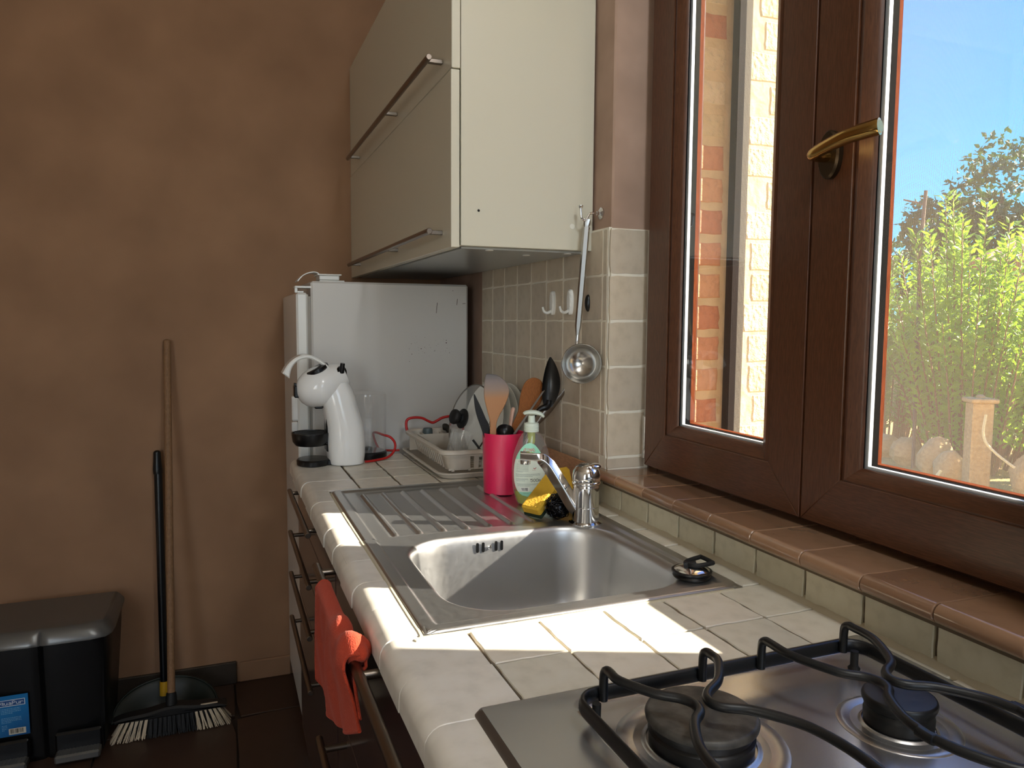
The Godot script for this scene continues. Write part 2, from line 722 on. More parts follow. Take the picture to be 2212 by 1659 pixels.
const FACE_LEFT := Basis(Vector3(0, 0, 1), Vector3(0, 1, 0), Vector3(-1, 0, 0))    # tile face towards -x
const FACE_UP := Basis(Vector3(1, 0, 0), Vector3(0, 0, -1), Vector3(0, 1, 0))      # tile face towards +y
const FACE_OUT := Basis(Vector3(1, 0, 0), Vector3(0, 1, 0), Vector3(0, 0, 1))      # tile face towards +z


func build_room() -> void:
	# floor with its tiles
	var m := MB.new()
	m.box(Vector3(-0.6, -0.06, -0.5), Vector3(3.4, 0.10, 4.9))
	var fl := struct("floor", m, M.floor_grout)
	var ft := []
	for k in 3:
		ft.append(tile_mesh(0.396, 0.396, 0.011, 0.0015, 0.002, 4))
	for i in range(-5, 3):
		for j in range(-1, 11):
			var c := Vector3(0.02 + 0.4 * (i + 0.5), -0.0105, -2.515 + 0.4 * (j + 0.5) - 0.0)
			if c.z > 1.9:
				continue
			piece("floor_tile", ft[(i * 5 + j + 50) % 3], M.floor_tile[(i * 3 + j * 7 + 70) % 2], fl, Transform3D(FACE_UP, c))
	# walls: back, left, front (behind the viewer) and the window wall
	m = MB.new()
	m.box(Vector3(-0.6, 1.3, -2.87), Vector3(3.4, 2.8, 0.2))
	struct("wall_back", m, M.plaster)
	m = MB.new()
	m.box(Vector3(-2.2, 1.3, -0.5), Vector3(0.2, 2.8, 4.9))
	struct("wall_left", m, M.inner_wall)
	m = MB.new()
	m.box(Vector3(-0.55, 1.3, 1.9), Vector3(1.14, 2.8, 0.2))
	m.box(Vector3(-2.15, 1.3, 1.9), Vector3(0.26, 2.8, 0.2))
	m.box(Vector3(-1.57, 2.45, 1.9), Vector3(0.9, 0.5, 0.2))
	m.box(Vector3(-1.57, 0.3, 1.9), Vector3(0.9, 0.8, 0.2))
	m.box(Vector3(0.42, 2.47, 1.9), Vector3(0.8, 0.46, 0.2))
	m.box(Vector3(0.42, 0.45, 1.9), Vector3(0.8, 1.1, 0.2))
	struct("wall_front", m, M.inner_wall)
	m = MB.new()
	m.box(Vector3(-0.13, 1.3, 0.55), Vector3(0.74, 2.8, 0.12))
	struct("wall_shade_blocker", m, M.inner_wall)  # unseen wall added to shade the left of the back wall
	m = MB.new()
	m.box(Vector3(-0.6, 2.75, -0.5), Vector3(3.4, 0.1, 4.9))
	struct("ceiling", m, M.ceiling)
	# window wall, inner plaster and outer masonry round the opening
	m = MB.new()
	m.box(Vector3(0.875, 0.41, -0.5), Vector3(0.17, 1.02, 4.9))
	m.box(Vector3(0.875, 2.47, -0.945), Vector3(0.17, 0.46, 0.97))
	m.box(Vector3(0.875, 1.81, -2.19), Vector3(0.17, 1.78, 1.52), 0.004)
	m.box(Vector3(0.875, 1.81, 0.745), Vector3(0.17, 1.78, 2.41))
	var wr := struct("wall_right", m, M.pale_plaster)
	m = MB.new()
	m.box(Vector3(1.13, 0.40, -0.5), Vector3(0.34, 1.08, 6.0))
	m.box(Vector3(1.13, 2.55, -0.9), Vector3(0.34, 0.7, 0.97))
	m.box(Vector3(1.13, 1.85, -2.445), Vector3(0.34, 2.0, 2.11))
	m.box(Vector3(1.13, 1.85, 1.05), Vector3(0.34, 2.0, 2.94))
	var wo := struct("wall_outside", m, M.mortar)
	var bm := []
	for k in 4:
		bm.append(tile_mesh(0.086, 0.056, 0.011, 0.004, 0.003, 4))
	var bl := []
	for k in 5:
		bl.append(tile_mesh(0.194 - 0.07 * (k % 2), 0.0635, 0.012, 0.003, 0.002, 5))
	for r in 19:
		var y := 1.01 + 0.0695 * r
		piece("brick", bm[r % 4], M.brick[(r * 7) % 3] if r < 10 or r % 4 == 1 else M.pale_brick[r % 3], wo, Transform3D(FACE_OUT, Vector3(1.003, y + 0.028, -1.3985 - (0.0015 if r > 9 else 0.0))))
		piece("brick", bl[r % 5], M.pale_brick[(r * 5) % 3], wo, Transform3D(FACE_OUT, Vector3(1.185 + 0.02 * (r % 3), y + 0.028, -1.4)))
	# skirting: one dark tile strip that stops short of the corner
	var sk := MB.new()
	sk.box(Vector3(-0.36, 0.04, -2.765), Vector3(0.775, 0.079, 0.014), 0.002)
	struct("baseboard_back", sk, M.skirting)
	sk = MB.new()
	sk.box(Vector3(0.126, 0.037, -2.7655), Vector3(0.18, 0.073, 0.011), 0.004)
	struct("baseboard_back", sk, M.plaster)
	# wall tiles behind the worktop, with their grout bed, and the same courses on the window reveal
	var bed := MB.new()
	bed.box(Vector3(0.7867, 1.2, -1.844), Vector3(0.0072, 0.615, 0.828))
	bed.box(Vector3(0.8365, 1.2425, -1.4268), Vector3(0.101, 0.525, 0.0072))
	part("grout_bed", bed, M.wall_grout, wr)
	var wt := []
	for k in 5:
		wt.append(tile_mesh(0.0972, 0.0972, 0.006, 0.0012))
	var n := 0
	for r in 7:
		var y := 1.456 - 0.0995 * r
		var hh := 1.0 if r < 5 else 1.0
		if r == 6:
			continue
		for k in 8:
			n += 1
			var z := -1.503 - 0.1005 * k
			piece("tile", wt[(n * 3) % 5], M.tile[(n * 5 + r) % 3], wr, Transform3D(FACE_LEFT, Vector3(0.788, y, z)))
	var edge := []
	for k in 3:
		edge.append(tile_mesh(0.018, 0.0972, 0.006, 0.0008))
	var rev := []
	for k in 3:
		rev.append(tile_mesh(0.0945, 0.0972, 0.006, 0.0015))
	for r in 5:
		var y := 1.456 - 0.0995 * r
		piece("edge_tile", edge[r % 3], M.tile[r % 3], wr, Transform3D(FACE_LEFT, Vector3(0.788, y, -1.4432)))
		piece("tile", rev[r % 3], M.tile[(r + 1) % 3], wr, Transform3D(FACE_OUT, Vector3(0.8305, y, -1.4285)))
	var low := tile_mesh(0.0945, 0.024, 0.006, 0.001)
	piece("tile", low, M.tile[1], wr, Transform3D(FACE_OUT, Vector3(0.8305, 0.9945, -1.4285)))
	# riser under the window sill
	var rb := MB.new()
	rb.box(Vector3(0.789, 0.93, -0.8), Vector3(0.004, 0.07, 1.3))
	part("grout_bed", rb, M.top_grout, wr)
	var rt := []
	for k in 4:
		rt.append(tile_mesh(0.1035, 0.066, 0.006, 0.0018))
	for k in 12:
		piece("riser_tile", rt[k % 4], M.riser[(k * 3) % 2], wr, Transform3D(FACE_LEFT, Vector3(0.7885, 0.928, -1.411 + 0.1065 * k)))
	# sill tiles with their rounded noses
	var prof := PackedVector2Array([Vector2(0.935, 0.962), Vector2(0.935, 0.979), Vector2(0.79, 0.981)])
	for k in 9:
		var a := PI / 2 + PI * k / 8.0
		prof.append(Vector2(0.7715 + 0.0125 * cos(a), 0.9695 + 0.0125 * sin(a)))
	prof.append(Vector2(0.79, 0.958))
	var st := MB.new()
	st.prism(prof, -0.0525, 0.0525, 0.0012)
	var stm := st.mesh(35.0)
	var sg := MB.new()
	sg.box(Vector3(0.86, 0.962, -0.8), Vector3(0.17, 0.022, 1.25))
	var sill := struct("trim_1", sg, M.top_grout)
	for k in 11:
		piece("sill_tile", stm, M.sill[(k * 2 + k / 3) % 3], sill, Transform3D(Basis(), Vector3(0, rng.randf_range(-0.0006, 0.0006), -1.398 + 0.1065 * k)))
	# mortar fillet along the foot of the riser
	var ca := MB.new()
	var ring := []
	for k in 90:
		var z := -1.44 + k * 0.0145
		var r := 0.009 + 0.002 * sin(k * 1.7) * sin(k * 0.6) + rng.randf() * 0.001
		ring.append(PackedVector3Array([Vector3(0.790, 0.897, z), Vector3(0.790, 0.900 + r * 1.2, z), Vector3(0.783, 0.900 + r * 0.7, z), Vector3(0.783 - r * 0.8, 0.9015, z), Vector3(0.783 - r, 0.897, z)]))
	ca.loft(ring)
	part("mortar_fillet", ca, M.caulk, wr)


# ---------------------------------------------------------------- window

func frame_rail(z0: float, z1: float, y0: float, y1: float, wid: float, side: int, x0: float, x1: float, bev: float, xin := 0.0) -> MB:
	# one mitred member of a rectangular frame lying in the zy plane; side 0 bottom, 1 far (-z), 2 top, 3 near (+z)
	# with xin its inner edge lies deeper (a sloping glazing bead)
	var o := [Vector2(z0, y0), Vector2(z1, y0), Vector2(z1, y1), Vector2(z0, y1)]
	var i := [Vector2(z0 + wid, y0 + wid), Vector2(z1 - wid, y0 + wid), Vector2(z1 - wid, y1 - wid), Vector2(z0 + wid, y1 - wid)]
	var ab: Array = [[0, 1], [3, 0], [2, 3], [1, 2]][side]
	var p := [o[ab[0]], o[ab[1]], i[ab[1]], i[ab[0]]]
	var m := MB.new()
	if xin == 0.0:
		# drawn out along -x: local x = z, local y = y, local z = -x
		m.prism(PackedVector2Array(p), -x1, -x0, bev, Transform3D(Basis(Vector3(0, 0, 1), Vector3(0, 1, 0), Vector3(-1, 0, 0)), Vector3.ZERO))
		return m
	var at := func(q: Vector2, x: float) -> Vector3: return Vector3(x, q.y, q.x)
	var mid := Vector3.ZERO
	for q in p:
		mid += at.call(q, x1) / 4.0
	var f0 := at.call(p[0].lerp(p[3], 0.06), x0 + 0.0015) as Vector3
	var f1 := at.call(p[1].lerp(p[2], 0.06), x0 + 0.0015) as Vector3
	var g0 := at.call(p[0].lerp(p[3], 0.3), x0) as Vector3
	var g1 := at.call(p[1].lerp(p[2], 0.3), x0) as Vector3
	var h0 := at.call(p[3].lerp(p[0], 0.12), xin - 0.006) as Vector3
	var h1 := at.call(p[2].lerp(p[1], 0.12), xin - 0.006) as Vector3
	var b := [at.call(p[0], x1), at.call(p[1], x1), at.call(p[2], x1), at.call(p[3], x1)]
	var e0 := at.call(p[0], x0 + 0.003) as Vector3
	var e1 := at.call(p[1], x0 + 0.003) as Vector3
	var k0 := at.call(p[3], xin) as Vector3
	var k1 := at.call(p[2], xin) as Vector3
	for q in [[b[0], b[1], e1, e0], [e0, e1, f1, f0], [f0, f1, g1, g0], [g0, g1, h1, h0], [h0, h1, k1, k0], [k0, k1, b[2], b[3]], [b[0], b[1], b[2], b[3]]]:
		m.face(q, mid)
	return m


func build_window() -> void:
	var w := Node3D.new()
	w.name = "window_1"
	w.set_meta("kind", "structure")
	w.position = Vector3(0.9, 0.98, -0.92)
	add_child(w)
	var X := 0.862
	# fixed frame
	var fr := MB.new()
	for s in 4:
		fr.add(frame_rail(-1.43, -0.42, 0.935, 2.24, 0.085, s, 0.922, 0.955, 0.001), Transform3D())
	for s in [1, 2, 3]:
		fr.add(frame_rail(-1.43, -0.42, 0.935, 2.24, 0.030, s, 0.895, 0.9215, 0.001), Transform3D())
	fr.box(Vector3(0.9085, 0.985, -0.925), Vector3(0.026, 0.012, 0.94))
	part("window_frame", fr, M.wood_upright, w)
	for k in 2:
		var z0 := -1.397 if k == 0 else -0.9235
		var z1 := -0.9275 if k == 0 else -0.453
		var y0 := 0.993
		var y1 := 2.205
		var stiles := MB.new()
		for s in [1, 3]:
			stiles.add(frame_rail(z0, z1, y0, y1, 0.0765, s, X, 0.9033, 0.0012), Transform3D())
		var sash := part("sash", stiles, M.wood_upright, w, "left sash, beside the wall hooks" if k == 0 else "right sash with the brass handle")
		for s in [0, 2]:
			var r := frame_rail(z0, z1, y0, y1, 0.0765 if s == 2 else 0.0685, s, X, 0.9033, 0.0012) if s == 2 else frame_rail(z0, z1, y0, y1, 0.0765, s, X, 0.9033, 0.0012)
			part("rail", r, M.wood_level, sash)
		var lip := MB.new()
		for s in 4:
			lip.add(frame_rail(z0 + 0.012, z1 - 0.012, y0 + 0.012, y1 - 0.012, 0.092, s, 0.9035, 0.915, 0.0), Transform3D())
		part("outer_lip", lip, M.sash_lip, sash)
		var iz0 := z0 + 0.077
		var iz1 := z1 - 0.077
		var iy0 := y0 + 0.071
		var iy1 := y1 - 0.077
		for s in 4:
			part("glazing_bead", frame_rail(iz0, iz1, iy0, iy1, 0.028, s, X + 0.0015, 0.8787, 0.0, 0.8785), M.wood_level if s % 2 == 0 else M.wood_upright, sash)
		var g := MB.new()
		for s in 4:
			g.add(frame_rail(iz0 + 0.020, iz1 - 0.020, iy0 + 0.020, iy1 - 0.020, 0.007, s, 0.8788, 0.8818, 0.0), Transform3D())
			g.add(frame_rail(iz0 + 0.024, iz1 - 0.024, iy0 + 0.024, iy1 - 0.024, 0.0075, s, 0.8912, 0.9030, 0.0), Transform3D())
		part("gasket", g, M.gasket, sash)
		var sp := MB.new()
		for s in 4:
			sp.add(frame_rail(iz0 + 0.02, iz1 - 0.02, iy0 + 0.02, iy1 - 0.02, 0.0115, s, 0.8842, 0.8908, 0.0), Transform3D())
		part("spacer_bar", sp, M.spacer, sash)
		var gl := MB.new()
		gl.box(Vector3(0.8835, (iy0 + iy1) / 2, (iz0 + iz1) / 2), Vector3(0.0008, iy1 - iy0 - 0.05, iz1 - iz0 - 0.05))
		part("glass_pane", gl, M.glass, sash)
		if k == 0:
			# hinge barrel at the outer edge of the left sash
			var h := MB.new()
			h.lathe([Vector2(0.004, 1.005), Vector2(0.0048, 1.007), Vector2(0.0048, 1.024), Vector2(0.004, 1.025), Vector2(0.004, 1.027), Vector2(0.0048, 1.028), Vector2(0.0048, 1.098), Vector2(0.0034, 1.1)], 14, Transform3D(Basis(), Vector3(0.866, 0, -1.4045)))
			part("hinge", h, M.hinge, sash)
		else:
			var c := Vector3(X, 1.556, -0.8865)
			var el := PackedVector2Array()
			for i in 28:
				var a := TAU * i / 28.0
				el.append(Vector2(0.021 * cos(a) * (1.0 if absf(sin(a)) < 0.8 else 0.98), 0.036 * sin(a)))
			var ro := MB.new()
			ro.prism(el, 0.0, 0.011, 0.003, Transform3D(FACE_LEFT, c), false)
			var rosette := part("handle_rosette", ro, M.dark_brass, sash)
			rosette.set_meta("label", "dark oval rosette of the window handle")
			var lv := MB.new()
			var pts := curve([c + Vector3(-0.008, -0.003, 0.0), c + Vector3(-0.030, -0.004, 0.0), c + Vector3(-0.043, -0.004, 0.006), c + Vector3(-0.047, 0.0, 0.03), c + Vector3(-0.049, 0.006, 0.075), c + Vector3(-0.046, 0.008, 0.118), c + Vector3(-0.044, 0.0085, 0.127)], 6)
			var rad := []
			for i in pts.size():
				var t := float(i) / (pts.size() - 1)
				rad.append(lerpf(0.0082, 0.0115, smoothstep(0.2, 0.9, t)) * (1.0 if t < 0.97 else 0.72))
			lv.tube(pts, rad, 14)
			part("handle_lever", lv, M.brass, sash, "", 60.0)
	# insect screen in its brown tracks, outside the glass
	var sc := thing("insect_screen", "fine grey insect screen in dark brown tracks outside the window", "screen", Vector3(1.07, 0.98, -0.9))
	var tr := MB.new()
	tr.box(Vector3(1.068, 1.61, -1.371), Vector3(0.034, 1.28, 0.022), 0.002)
	tr.box(Vector3(1.090, 1.61, -1.3745), Vector3(0.006, 1.28, 0.014), 0.001)
	part("track", tr, M.net_frame, sc)
	tr = MB.new()
	tr.box(Vector3(1.068, 1.61, -0.431), Vector3(0.034, 1.28, 0.022), 0.002)
	part("track", tr, M.net_frame, sc)
	tr = MB.new()
	tr.box(Vector3(1.068, 0.955, -0.9), Vector3(0.034, 0.024, 0.92), 0.002)
	part("track", tr, M.net_frame, sc)
	tr = MB.new()
	tr.box(Vector3(1.068, 2.225, -0.9), Vector3(0.04, 0.03, 0.92), 0.002)
	part("screen_casing", tr, M.net_frame, sc)
	var net := MB.new()
	var t := 0.00013
	var nz := 520
	for k in nz:
		var z := lerpf(-1.36, -0.442, float(k) / nz)
		net.box(Vector3(1.07, 1.5885, z), Vector3(2 * t, 1.243, 2 * t))
	var ny := 700
	for k in ny:
		var y := lerpf(0.967, 2.21, float(k) / ny)
		net.box(Vector3(1.0701, y, -0.901), Vector3(2 * t, 2 * t, 0.918))
	var no := part("net", net, M.net, sc, "", 0.0)
	no.set_meta("kind", "stuff")


# ---------------------------------------------------------------- worktop

func build_worktop() -> void:
	var t := thing("worktop", "pale tiled worktop with rounded front edge running below the window", "worktop", Vector3(0.49, 0.86, -1.1))
	var b := MB.new()
	# bed of the tiles, left open where the sink bowl hangs through
	b.box(Vector3(0.215, 0.8785, -1.2), Vector3(0.05, 0.034, 2.0))
	b.box(Vector3(0.7605, 0.8785, -1.2), Vector3(0.058, 0.034, 2.0))
	b.box(Vector3(0.4857, 0.8785, -1.9775), Vector3(0.491, 0.034, 0.445))
	b.box(Vector3(0.4857, 0.8785, -0.55), Vector3(0.491, 0.034, 0.70))
	part("grout_bed", b, M.top_grout, t)
	# front edge tiles
	var nose := func(x1: float) -> ArrayMesh:
		var p := PackedVector2Array([Vector2(x1, 0.893), Vector2(x1, 0.9), Vector2(0.208, 0.9005)])
		for k in 6:
			var a := PI / 2 + PI / 2 * k / 5.0
			p.append(Vector2(0.202 + 0.022 * cos(a), 0.8785 + 0.022 * sin(a)))
		p.append(Vector2(0.1795, 0.862))
		p.append(Vector2(0.187, 0.860))
		p.append(Vector2(0.192, 0.893))
		var m := MB.new()
		m.prism(p, -0.0545, 0.0545, 0.0009)
		return m.mesh(32.0)
	var shapes := [nose.call(0.291), nose.call(0.2325), nose.call(0.3045)]
	for k in 18:
		var z := -0.635 - 0.1095 * (k - 1.0) + 0.0
		if k >= 16:
			continue
		var s := 0
		if z < -0.93:
			s = 1
		if z < -1.79:
			s = 2
		var o := piece("edge_tile", shapes[s], M.nosing[(k * 7) % 2], t, Transform3D(Basis(Vector3.UP, rng.randf_range(-0.004, 0.004)), Vector3(rng.randf_range(-0.0012, 0.0012), rng.randf_range(-0.0008, 0.0006), z)))
		o.position.y += 0.0
	var tm := []
	for k in 7:
		tm.append(tile_mesh(0.0986, 0.1082, 0.0055, 0.0024, 0.0011, 8))
	# field tiles between sink and hob
	var n := 0
	for i in 5:
		for j in 3:
			n += 1
			var c := Vector3(0.3435 + 0.0995 * i, 0.8945 + rng.randf_range(-0.0006, 0.0005), -0.854 + 0.1095 * j)
			if j == 2 and i > 0:
				continue
			piece("tile", tm[(n * 3) % 7], M.top_tile[(n * 5 + i) % 3], t, Transform3D(FACE_UP * Basis(Vector3(0, 0, 1), rng.randf_range(-0.012, 0.012)), c))
	# beyond the sink
	for i in 5:
		for j in 4:
			n += 1
			var c := Vector3(0.3585 + 0.1015 * i, 0.8945 + rng.randf_range(-0.0004, 0.0004), -1.836 - 0.1095 * j)
			if c.x > 0.75:
				c.x -= 0.005
			piece("tile", tm[(n * 3) % 7], M.top_tile[(n * 5 + i) % 3], t, Transform3D(FACE_UP, c))
	# narrow cut tiles between sink, hob and riser
	var cm := []
	for k in 3:
		cm.append(tile_mesh(0.042, 0.1045, 0.0055, 0.0015, 0.0018, 6))
	for k in 14:
		var z := -1.73 + 0.1095 * k
		if z > -0.93 and z < -0.7:
			continue
		var narrow: float = 0.7635 if z < -0.9 else 0.772
		piece("cut_tile", cm[k % 3], M.top_tile[k % 3], t, Transform3D(FACE_UP, Vector3(narrow, 0.8945, z)))


func bar_handle(m: MB, z0: float, z1: float, y: float, x: float, xf: float, r: float) -> void:
	m.lathe([Vector2(r - 0.001, 0), Vector2(r, 0.001), Vector2(r, absf(z1 - z0) - 0.001), Vector2(r - 0.001, absf(z1 - z0))], 16, Transform3D(Basis(Vector3(1, 0, 0), Vector3(0, 0, 1), Vector3(0, -1, 0)), Vector3(x, y, minf(z0, z1))))


func handle_posts(m: MB, zs: Array, y: float, x: float, xf: float, r: float) -> void:
	for z in zs:
		m.lathe([Vector2(r, 0), Vector2(r, absf(xf - x))], 12, Transform3D(Basis(Vector3(0, 1, 0), Vector3(1, 0, 0), Vector3(0, 0, -1)), Vector3(minf(x, xf), y, z)))


func build_base_cabinets() -> void:
	for u in 2:
		var z0: float = -2.2 if u == 0 else -1.445
		var z1: float = -1.45 if u == 0 else -0.3
		var c := thing("base_cabinet", "dark glossy cabinet with four bar-handled drawers beside the fridge" if u == 0 else "dark glossy cabinet with two wide drawers, orange cloth on its upper handle", "cabinet", Vector3(0.4, 0.0, (z0 + z1) / 2), "base cabinets under the worktop")
		var m := MB.new()
		m.box(Vector3(0.50, 0.11, (z0 + z1) / 2), Vector3(0.56, 0.02, z1 - z0 - 0.002))
		m.box(Vector3(0.775, 0.478, (z0 + z1) / 2), Vector3(0.012, 0.75, z1 - z0 - 0.002))
		for zz in [z0 + 0.011, z1 - 0.011]:
			m.box(Vector3(0.50, 0.478, zz), Vector3(0.56, 0.76, 0.018))
		m.box(Vector3(0.52, 0.05, (z0 + z1) / 2), Vector3(0.50, 0.098, z1 - z0 - 0.002))
		part("carcass", m, M.carcass, c)
		var ys := [0.862, 0.749, 0.634, 0.519, 0.1] if u == 0 else [0.862, 0.55, 0.1]
		for k in ys.size() - 1:
			var top: float = ys[k]
			var bot: float = ys[k + 1] + 0.003
			if u == 1 and k == 0:
				top = 0.888
			if u == 0 and k == 0:
				top = 0.857
			m = MB.new()
			top = minf(top, 0.857)
			m.box(Vector3(0.2095, (top + bot) / 2, (z0 + z1) / 2), Vector3(0.019, top - bot, z1 - z0 - 0.004), 0.001)
			var d := part("drawer_front", m, M.burgundy, c)
			var h := MB.new()
			if u == 0:
				var y: float = 0.846 - 0.1135 * k
				if k == 3:
					y = 0.497
				bar_handle(h, -2.055, -1.603, y, 0.165, 0.2, 0.0062)
				handle_posts(h, [-2.02, -1.64], y, 0.165, 0.2, 0.005)
			else:
				var y: float = 0.853 - 0.332 * k
				bar_handle(h, -1.375, -0.45, y, 0.155, 0.2, 0.0075)
				handle_posts(h, [-1.335, -0.92, -0.5], y, 0.155, 0.2, 0.006)
			part("handle", h, M.bar, d)


# ---------------------------------------------------------------- fridge

func build_fridge() -> void:
	var f := thing("fridge", "white fridge with rust specks behind the worktop", "fridge", Vector3(0.47, 0.0, -2.525))
	var m := MB.new()
	m.box(Vector3(0.5, 0.735, -2.525), Vector3(0.49, 1.37, 0.478), 0.006)
	part("body", m, M.fridge, f)
	m = MB.new()
	m.box(Vector3(0.2295, 0.72, -2.525), Vector3(0.034, 1.33, 0.478), 0.006)
	var d := part("door", m, M.white_plastic, f)
	m = MB.new()
	m.box(Vector3(0.2505, 0.72, -2.525), Vector3(0.008, 1.31, 0.462))
	m.box(Vector3(0.2468, 0.72, -2.525), Vector3(0.0025, 1.32, 0.47))
	part("gasket", m, M.grey_gasket, f)
	m = MB.new()
	m.box(Vector3(0.236, 1.402, -2.325), Vector3(0.05, 0.006, 0.07), 0.001)
	m.box(Vector3(0.214, 1.395, -2.302), Vector3(0.008, 0.02, 0.014), 0.001)
	m.box(Vector3(0.225, 1.388, -2.302), Vector3(0.02, 0.004, 0.012))
	part("hinge", m, M.white_plastic, f)
	m = MB.new()
	m.box(Vector3(0.206, 1.04, -2.31), Vector3(0.02, 0.075, 0.03), 0.004)
	m.box(Vector3(0.204, 0.985, -2.31), Vector3(0.018, 0.03, 0.026), 0.003)
	part("door_handle", m, M.white_gloss, d)
	m = MB.new()
	for x in [0.3, 0.6]:
		m = MB.new()
		m.box(Vector3(x, 0.025, -2.5), Vector3(0.05, 0.049, 0.4))
		part("foot", m, M.black, f)
	# rust specks and scratches on the side
	m = MB.new()
	var r2 := RandomNumberGenerator.new()
	r2.seed = 12
	for k in 40:
		var c := Vector3(0.612 + r2.randfn() * 0.045, 1.215 + r2.randfn() * 0.018, -2.2858)
		var s := 0.0006 + 0.0012 * r2.randf() * r2.randf()
		m.box(c, Vector3(s, s * 1.2, 0.0006))
	for c in [Vector3(0.672, 1.243, 0.0022), Vector3(0.672, 1.235, 0.003), Vector3(0.56, 1.20, 0.002), Vector3(0.59, 1.217, 0.0025), Vector3(0.694, 1.40, 0.002)]:
		m.box(Vector3(c.x, c.y, -2.2858), Vector3(c.z, c.z, 0.0006))
	for c in [[Vector3(0.641, 1.345, -2.2858), 0.033, -0.1], [Vector3(0.708, 1.365, -2.2858), 0.02, -0.12], [Vector3(0.731, 1.36, -2.2858), 0.01, -1.5]]:
		var from := m.v.size()
		m.box(Vector3.ZERO, Vector3(0.0014, c[1], 0.0006))
		m.move(from, Transform3D(Basis(Vector3.BACK, c[2]), c[0]))
	part("rust_specks", m, M.rust, f, "dark rust specks and scratches").set_meta("kind", "stuff")
	# things on top of the fridge
	m = MB.new()
	var cv := curve2([Vector2(-0.055, 0.002), Vector2(-0.040, 0.019), Vector2(-0.02, 0.029), Vector2(0.0, 0.031), Vector2(0.012, 0.023), Vector2(0.016, 0.002)], 4, false)
	var back := PackedVector2Array()
	for q in cv.size():
		var e := (cv[mini(q + 1, cv.size() - 1)] - cv[maxi(q - 1, 0)]).normalized()
		back.append(cv[q] + Vector2(e.y, -e.x) * 0.0028)
	back.reverse()
	cv.append_array(back)
	m.prism(cv, -0.04, 0.04, 0.0, Transform3D(Basis(), Vector3(0.278, 1.4205, -2.39)))
	solo("plastic_cover", m, M.white_plastic, "curved white plastic cover lying at the front of the fridge top", "plastic cover")
	m = MB.new()
	m.box(Vector3(0.325, 1.4235, -2.39), Vector3(0.075, 0.005, 0.10), 0.001)
	m.box(Vector3(0.318, 1.434, -2.39), Vector3(0.06, 0.014, 0.09), 0.002)
	m.box(Vector3(0.318, 1.443, -2.39), Vector3(0.072, 0.004, 0.10), 0.001)
	solo("plastic_tray", m, M.white_plastic, "flat white plastic tray on the fridge behind the curved cover", "tray")


func build_wall_cabinet() -> void:
	var c := thing("wall_cabinet", "cream wall cabinet with two lift-up doors hanging above the fridge", "cabinet", Vector3(0.63, 1.458, -2.14))
	var m := MB.new()
	m.box(Vector3(0.6305, 1.8315, -2.14), Vector3(0.309, 0.737, 1.26), 0.001)
	part("carcass", m, M.cream, c)
	m = MB.new()
	m.box(Vector3(0.628, 1.4605, -2.14), Vector3(0.29, 0.004, 1.22))
	part("underside_panel", m, M.cab_inside, c)
	for p in [Vector3(0.67, 1.4582, -1.62), Vector3(0.74, 1.4582, -1.545), Vector3(0.55, 1.4582, -1.54)]:
		m = MB.new()
		m.lathe([Vector2(0.009, 0), Vector2(0.009, 0.002)], 12, Transform3D(Basis(), p - Vector3(0, 0.0012, 0)))
		part("peg", m, M.white_plastic, c)
	for k in 2:
		var y0: float = 1.4585 if k == 0 else 1.822
		var y1: float = 1.8195 if k == 0 else 2.199
		m = MB.new()
		m.box(Vector3(0.4635 + (0.0015 if k else 0.0), (y0 + y1) / 2, -2.138), Vector3(0.0185, y1 - y0, 1.258), 0.0012)
		var d := part("door", m, M.cream, c, "lower door" if k == 0 else "upper door")
		var h := MB.new()
		var y: float = 1.4945 if k == 0 else 1.852
		bar_handle(h, -2.61, -1.553, y, 0.42, 0.455, 0.0065)
		part("handle", h, M.bar, d)
		for z in [-1.578, -2.01, -2.58]:
			h = MB.new()
			h.box(Vector3(0.438, y, z), Vector3(0.034, 0.009, 0.012), 0.001)
			part("handle_post", h, M.bar, d)
	m = MB.new()
	m.lathe([Vector2(0.0028, 0), Vector2(0.0028, 0.0006)], 10, Transform3D(Basis(Vector3(1, 0, 0), Vector3(0, 0, 1), Vector3(0, -1, 0)), Vector3(0.515, 1.537, -1.5102)))
	part("screw_hole", m, M.black, c)
	m = MB.new()
	m.lathe([Vector2(0.006, 0), Vector2(0.006, 0.001), Vector2(0.004, 0.0015)], 14, Transform3D(Basis(Vector3(1, 0, 0), Vector3(0, 0, 1), Vector3(0, -1, 0)), Vector3(0.734, 1.515, -1.5102)))
	part("cover_cap", m, M.cream_edge, c)


# ---------------------------------------------------------------- sink and hob

